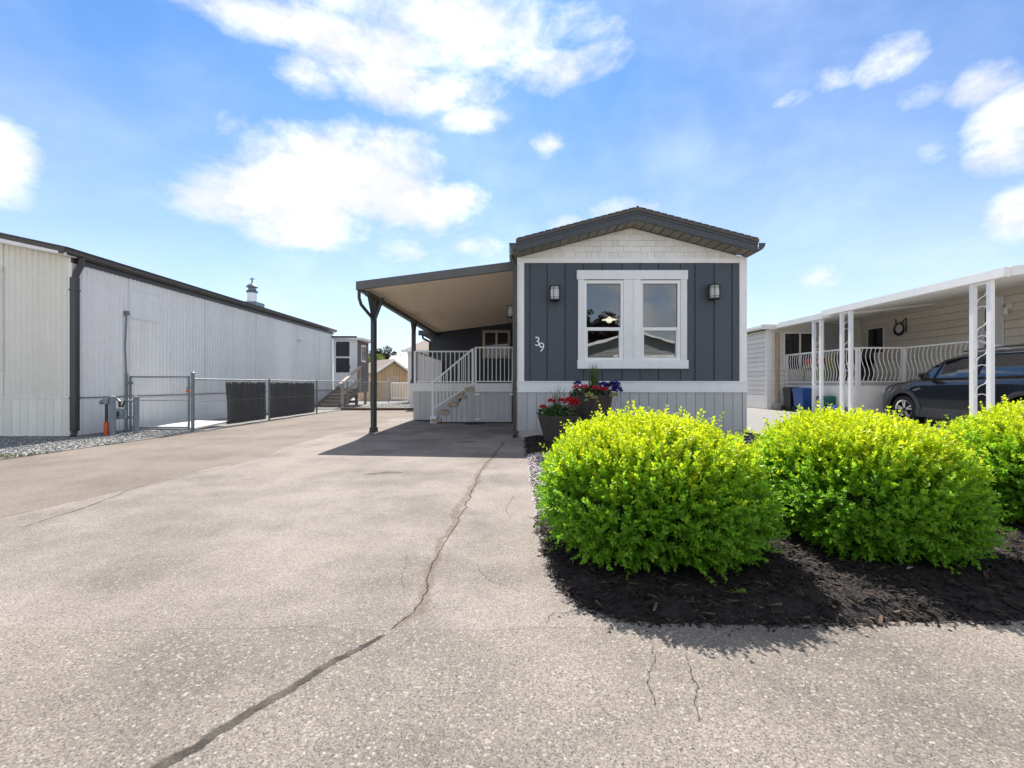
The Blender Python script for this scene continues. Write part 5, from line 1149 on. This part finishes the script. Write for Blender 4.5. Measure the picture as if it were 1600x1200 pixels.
for x in (9.68, 10.12):
    for y in (14.13, 14.57, 15.08): bx('leg', lime, ch, x-.02, x+.02, y-.02, y+.02, 1.04, 1.42 if y < 15 else 1.52)
def bin_(x, y, w_, d_, h, m, label, lid=True, zb=.13):
    t = thing('wheeled_bin', label, 'bin', (x, y, zb), 'bins beside the neighbour deck')
    V = [(x-w_*.42,y-d_*.42,zb),(x+w_*.42,y-d_*.42,zb),(x+w_*.42,y+d_*.42,zb),(x-w_*.42,y+d_*.42,zb),(x-w_*.5,y-d_*.5,zb+h),(x+w_*.5,y-d_*.5,zb+h),(x+w_*.5,y+d_*.5,zb+h),(x-w_*.5,y+d_*.5,zb+h)]
    MB().add(V, [(0,3,2,1),(4,5,6,7),(0,1,5,4),(1,2,6,5),(2,3,7,6),(3,0,4,7)]).build('body', m, t)
    bx('rim', m, t, x-w_*.53, x+w_*.53, y-d_*.53, y+d_*.53, zb+h-.06, zb+h-.02)
    MB().prism([(y-d_*.54,zb+h+.001),(y+d_*.54,zb+h+.001),(y+d_*.5,zb+h+.05),(y,zb+h+.075),(y-d_*.5,zb+h+.05)], 'x', x-w_*.53, x+w_*.53).build('lid', m, t)
    MB().tube([(x-w_*.3,y+d_*.54,zb+h+.03),(x-w_*.3,y+d_*.68,zb+h+.05),(x+w_*.3,y+d_*.68,zb+h+.05),(x+w_*.3,y+d_*.54,zb+h+.03)], .016, 6).build('handle', m, t)
    for s in (-1, 1): MB().tube([(x+s*w_*.44,y+d_*.4,zb+.08),(x+s*w_*.5,y+d_*.4,zb+.08)], .08, 12).build('wheel', rubber, t)
yb_ = 14.3
bin_((1237-800)/FPX*14.9, 14.9, .34, .4, .70, black_plastic, 'black bin standing left of the blue bin'); bin_((1259-800)/FPX*yb_, yb_, .52, .5, .68, blue_plastic, 'blue wheeled bin against the neighbour deck'); bin_((1293-800)/FPX*13.3, 13.3, .36, .4, .46, green_plastic, 'small green bin with raised handle right of the blue bin')
bin_((1301-800)/FPX*12.9, 12.75, .3, .3, .20, blue_plastic, 'low blue recycling box in front of the green bin')
xg, yg_ = (1301-800)/FPX*13.3, 13.3
hb = thing('plastic_tub', 'slim green tub with raised loop handle beside the small green bin', 'tub', (xg+.16, 13.3, .5)); MB().tube([(xg+.02,yg_,.56),(xg+.02,yg_,.70),(xg+.14,yg_,.70),(xg+.14,yg_,.52)], .025, 8).build('handle', green_plastic, hb, True); bx('tub', green_plastic, hb, xg+.0, xg+.2, yg_-.1, yg_+.1, .14, .56)

# ---- car (nose away from the street)
car = thing('parked_car', 'dark blue sport utility car parked under the white carport', 'car', (10.53, 9.8, .02))
CX, NY, zg = 10.53, 12.12, .02
def ip(x, xs, ys): return float(np.interp(x, xs, ys))
stn = sorted(set(list(np.linspace(0, 4.6, 70))))
def topz(s): return ip(s, [0,.08,.25,.7,1.25,1.6,3.2,4.3,4.6], [.72,.86,.94,1.02,1.09,1.10,1.13,1.16,1.10])
def hw(s): return ip(s, [0,.06,.2,.5,1.0,3.7,4.3,4.6], [.62,.72,.82,.90,.925,.925,.89,.78])
def botz(s):
    z_ = ip(s, [0,.3,.6,4.0,4.6], [.30,.24,.22,.22,.36])
    for c in (.92, 3.60):
        if abs(s-c) < .42: z_ = max(z_, .36+math.sqrt(.42**2-(s-c)**2))
    return z_
def Pc(s, u, z): return (CX+u, NY-s, zg+z)
ring = []
for s in stn:
    w_, t_, b_ = hw(s), topz(s), botz(s); l = [(w_-.06, b_), (w_-.005, b_+.03), (w_, max(b_+.05, .55)), (w_-.004, max(b_+.08, .70)), (w_-.03, max(b_+.11, t_-.17)), (w_-.055, t_-.06), (w_-.12, t_), (w_*.5, t_+.035), (0, t_+.045)]
    ring.append([(-u, z) for u, z in l]+[(u, z) for u, z in l[-2::-1]])
m_ = len(ring[0]); body = MB(); body.v = [Pc(s, u, z) for s, rg in zip(stn, ring) for u, z in rg]
body.f = [(i*m_+j, i*m_+j+1, (i+1)*m_+j+1, (i+1)*m_+j) for i in range(len(stn)-1) for j in range(m_-1)]+[tuple(range(m_)), tuple((len(stn)-1)*m_+j for j in range(m_))]
body.build('body', car_paint, car, True)
def roofz(s): return ip(s, [1.15,1.42,1.78,2.1,2.6,3.5,4.15,4.4,4.5], [1.09,1.31,1.555,1.645,1.685,1.68,1.63,1.50,1.20])
gs = np.linspace(1.15, 4.5, 40); cab = MB(); rg = []
for s in gs:
    rz = roofz(s); bz_ = topz(s)-.03; wb_ = hw(s)-.10; f = (rz-bz_)/.55; wt_ = wb_-.22*max(0, min(1, f)); l = [(wb_, bz_), (wt_+.02, rz-.055 if rz-bz_ > .1 else bz_+.02), (wt_-.06, rz-.012), (wt_*.5, rz+.008), (0, rz+.012)]
    rg.append([(-u, z) for u, z in l]+[(u, z) for u, z in l[-2::-1]])
m2 = len(rg[0]); cab.v = [Pc(s, u, z) for s, q in zip(gs, rg) for u, z in q]
cab.f = [(i*m2+j, i*m2+j+1, (i+1)*m2+j+1, (i+1)*m2+j) for i in range(len(gs)-1) for j in range(m2-1)]; cab.build('glasshouse', glass_car, car, True)
rfm = MB(); ks = [i for i, s in enumerate(gs) if 1.93 < s < 4.25]
rfm.v = [Pc(gs[i], u*1.01, z+.008) for i in ks for u, z in rg[i][1:-1]]; m3 = m2-2
rfm.f = [(i*m3+j, i*m3+j+1, (i+1)*m3+j+1, (i+1)*m3+j) for i in range(len(ks)-1) for j in range(m3-1)]; rfm.build('roof', car_paint, car, True)
for sd in (-1, 1):
    def side(s, f):
        k = int(np.clip(np.searchsorted(gs, s), 1, len(gs)-1)); u0, z0 = rg[k][0]; u1, z1 = rg[k][1]; return Pc(s, sd*(abs(u0)+(abs(u1)-abs(u0))*f+.012), z0+(z1-z0)*f)
    MB().tube([side(s, 1.0) for s in np.linspace(1.25, 4.3, 24)], .022, 6).build('roof_edge', car_paint, car, True)
    MB().tube([side(s, .97) for s in np.linspace(1.5, 4.2, 22)], .010, 5).build('window_chrome', chrome, car, True)
    for s0, s1 in ((2.55, 2.62), (3.62, 3.78)): MB().bar(side(s0, .02), side(s1, .98), .09 if s0 < 3 else .05, .02, (1,0,0)).build('pillar', black_plastic, car)
    MB().bar(side(1.62, .02), side(1.72, .9), .03, .02, (1,0,0)).build('pillar', black_plastic, car)
    MB().tube([Pc(s, sd*(hw(s)-.085), topz(s)+.004) for s in np.linspace(1.3, 4.3, 20)], .012, 5).build('belt_molding', black_plastic, car, True)
    MB().tube([Pc(s, sd*.58, roofz(s)+.05) for s in np.linspace(2.1, 3.95, 12)], .015, 6).build('roof_rail', black_plastic, car, True)
    for s in (2.35, 3.45): MB().bar(Pc(s, sd*(hw(s)-.01), .90), Pc(s+.2, sd*(hw(s)-.01), .905), .03, .03).build('door_handle', car_paint, car)
    for s in (1.45, 2.60, 3.30): MB().bar(Pc(s, sd*(hw(s)-.002), .32), Pc(s, sd*(hw(s)-.03), .98), .006, .006).build('door_seam', black_plastic, car)
    MB().bar(Pc(1.3, sd*(hw(1.4)-.01), .30), Pc(3.2, sd*(hw(2)-.01), .30), .05, .17).build('sill_cladding', car_clad, car)
    for c in (.92, 3.60):
        pts = [Pc(c-.45*math.cos(a), sd*(hw(c)-.002), .36+.45*math.sin(a)) for a in np.linspace(-.25, math.pi+.25, 22)]; MB().tube(pts, .05, 6).build('arch_cladding', car_clad, car, True)
        wl = sub(car, 'wheel'); xc = sd*(hw(c)-.13); 
        def lath(prof, m, nm): 
            mb = MB().lathe([(r, o) for r, o in prof], 0, 0, 32); mb.v = [Pc(c+p[0], xc+sd*p[2], .355+p[1]) for p in mb.v]; return mb.build(nm, m, wl, True)
        lath([(.22,-.1),(.33,-.1),(.355,-.06),(.355,.06),(.33,.105),(.24,.11),(.235,.08)], rubber, 'tyre'); lath([(.001,.03),(.235,.03)], black_m, 'hub_back'); lath([(.215,.10),(.24,.11),(.24,.095)], chrome, 'rim')
        for k in range(5):
            for e in (-.11, .11): a = k*1.2566+e+.3; MB().bar(Pc(c+.04*math.cos(a), xc+sd*.075, .355+.04*math.sin(a)), Pc(c+.225*math.cos(a+e*.6), xc+sd*.09, .355+.225*math.sin(a+e*.6)), .035, .03, (1,0,0)).build('spoke', chrome, wl)
        lath([(.001,.1),(.045,.095),(.05,.06)], black_m, 'hub_cap'); lath([(.001,-.12),(.41,-.12)], black_plastic, 'wheel_well')
    mi = sub(car, 'mirror'); MB().tube([Pc(1.66, sd*.86, 1.06), Pc(1.62, sd*1.0, 1.10)], .03, 6).build('stalk', black_plastic, mi)
    mb = MB().lathe([(.001,-.11),(.07,-.095),(.095,0),(.07,.10),(.001,.115)], 0, 0, 14); mb.v = [Pc(1.60+p[0]*.8, sd*1.03+p[2]*.9, 1.15+p[1]*.95) for p in mb.v]; mb.build('housing', car_paint, mi, True)
    MB().bar(Pc(1.685, sd*1.03-.075, 1.15), Pc(1.685, sd*1.03+.075, 1.15), .012, .12).build('mirror_glass', glass_car, mi)
    MB().add([Pc(.10, sd*(hw(.1)+.005), .74), Pc(.52, sd*(hw(.52)-.02), .83), Pc(.55, sd*(hw(.55)-.04), .91), Pc(.12, sd*(hw(.12)-.03), .86)], [(0,1,2,3)]).build('headlight', frosted, car)
    MB().bar(Pc(1.22, sd*(hw(1.2)+.002), .83), Pc(1.40, sd*(hw(1.4)+.002), .88), .012, .03).build('fender_badge', chrome, car)

# ================================================================== ACROSS THE STREET (seen mirrored in the front windows)
ah = thing('opposite_house', 'grey gabled house across the street, seen mirrored in the front window', 'house', (8.3, -14, 0)); hx, hy = 8.4, -14.0
grey_w = mat('grey_siding', (.30,.31,.31), .6); 
bx('wall_core', grey_w, ah, hx-4.2, hx+4.2, hy-8, hy, 0, 3.3); MB().prism([(hx-4.2,3.3),(hx+4.2,3.3),(hx,4.55)], 'y', hy-8, hy).build('gable', grey_w, ah)
lap_wall(ah, grey_w, (hx-4.2, hy+.01), (hx+4.2, hy+.01), .5, 3.3, .2, (0,1))
for s in (-1, 1):
    MB().prism([(hx,4.55),(hx+s*4.7,3.15),(hx+s*4.7,3.27),(hx,4.68)], 'y', hy-8.3, hy+.5).build('roof', roof_sh, ah); MB().prism([(hx,4.48),(hx+s*4.72,3.07),(hx+s*4.72,3.24),(hx,4.66)], 'y', hy+.501, hy+.53).build('barge_board', white, ah)
bx('porch_beam', white, ah, hx-1.5, hx+4.2, hy+.02, hy+.2, 2.75, 2.95)
for x in (hx-2.5, hx+1.6): bx('window', glass_dark, ah, x, x+1.6, hy+.03, hy+.06, 1.4, 2.6); bx('door', white, ah, hx+3.4, hx+3.9, hy+.03, hy+.07, .6, 2.6) if x > hx else None
for i, (x, y, h, r, cols) in enumerate(((5.3,-24,8.0,1.7,[(.05,.10,.02),(.07,.13,.03)]), (9.0,-27,7.6,2.1,[(.035,.018,.02),(.05,.025,.025),(.03,.02,.02)]))):
    tree('street_tree', ['bright green tree', 'dark purple leafed tree', 'tall dark tree'][i]+' across the street mirrored in the left sash', 'tree', x, y, h, r, 2.6, 50, 6000, cols, .3, 50+i, 'trees across the street')
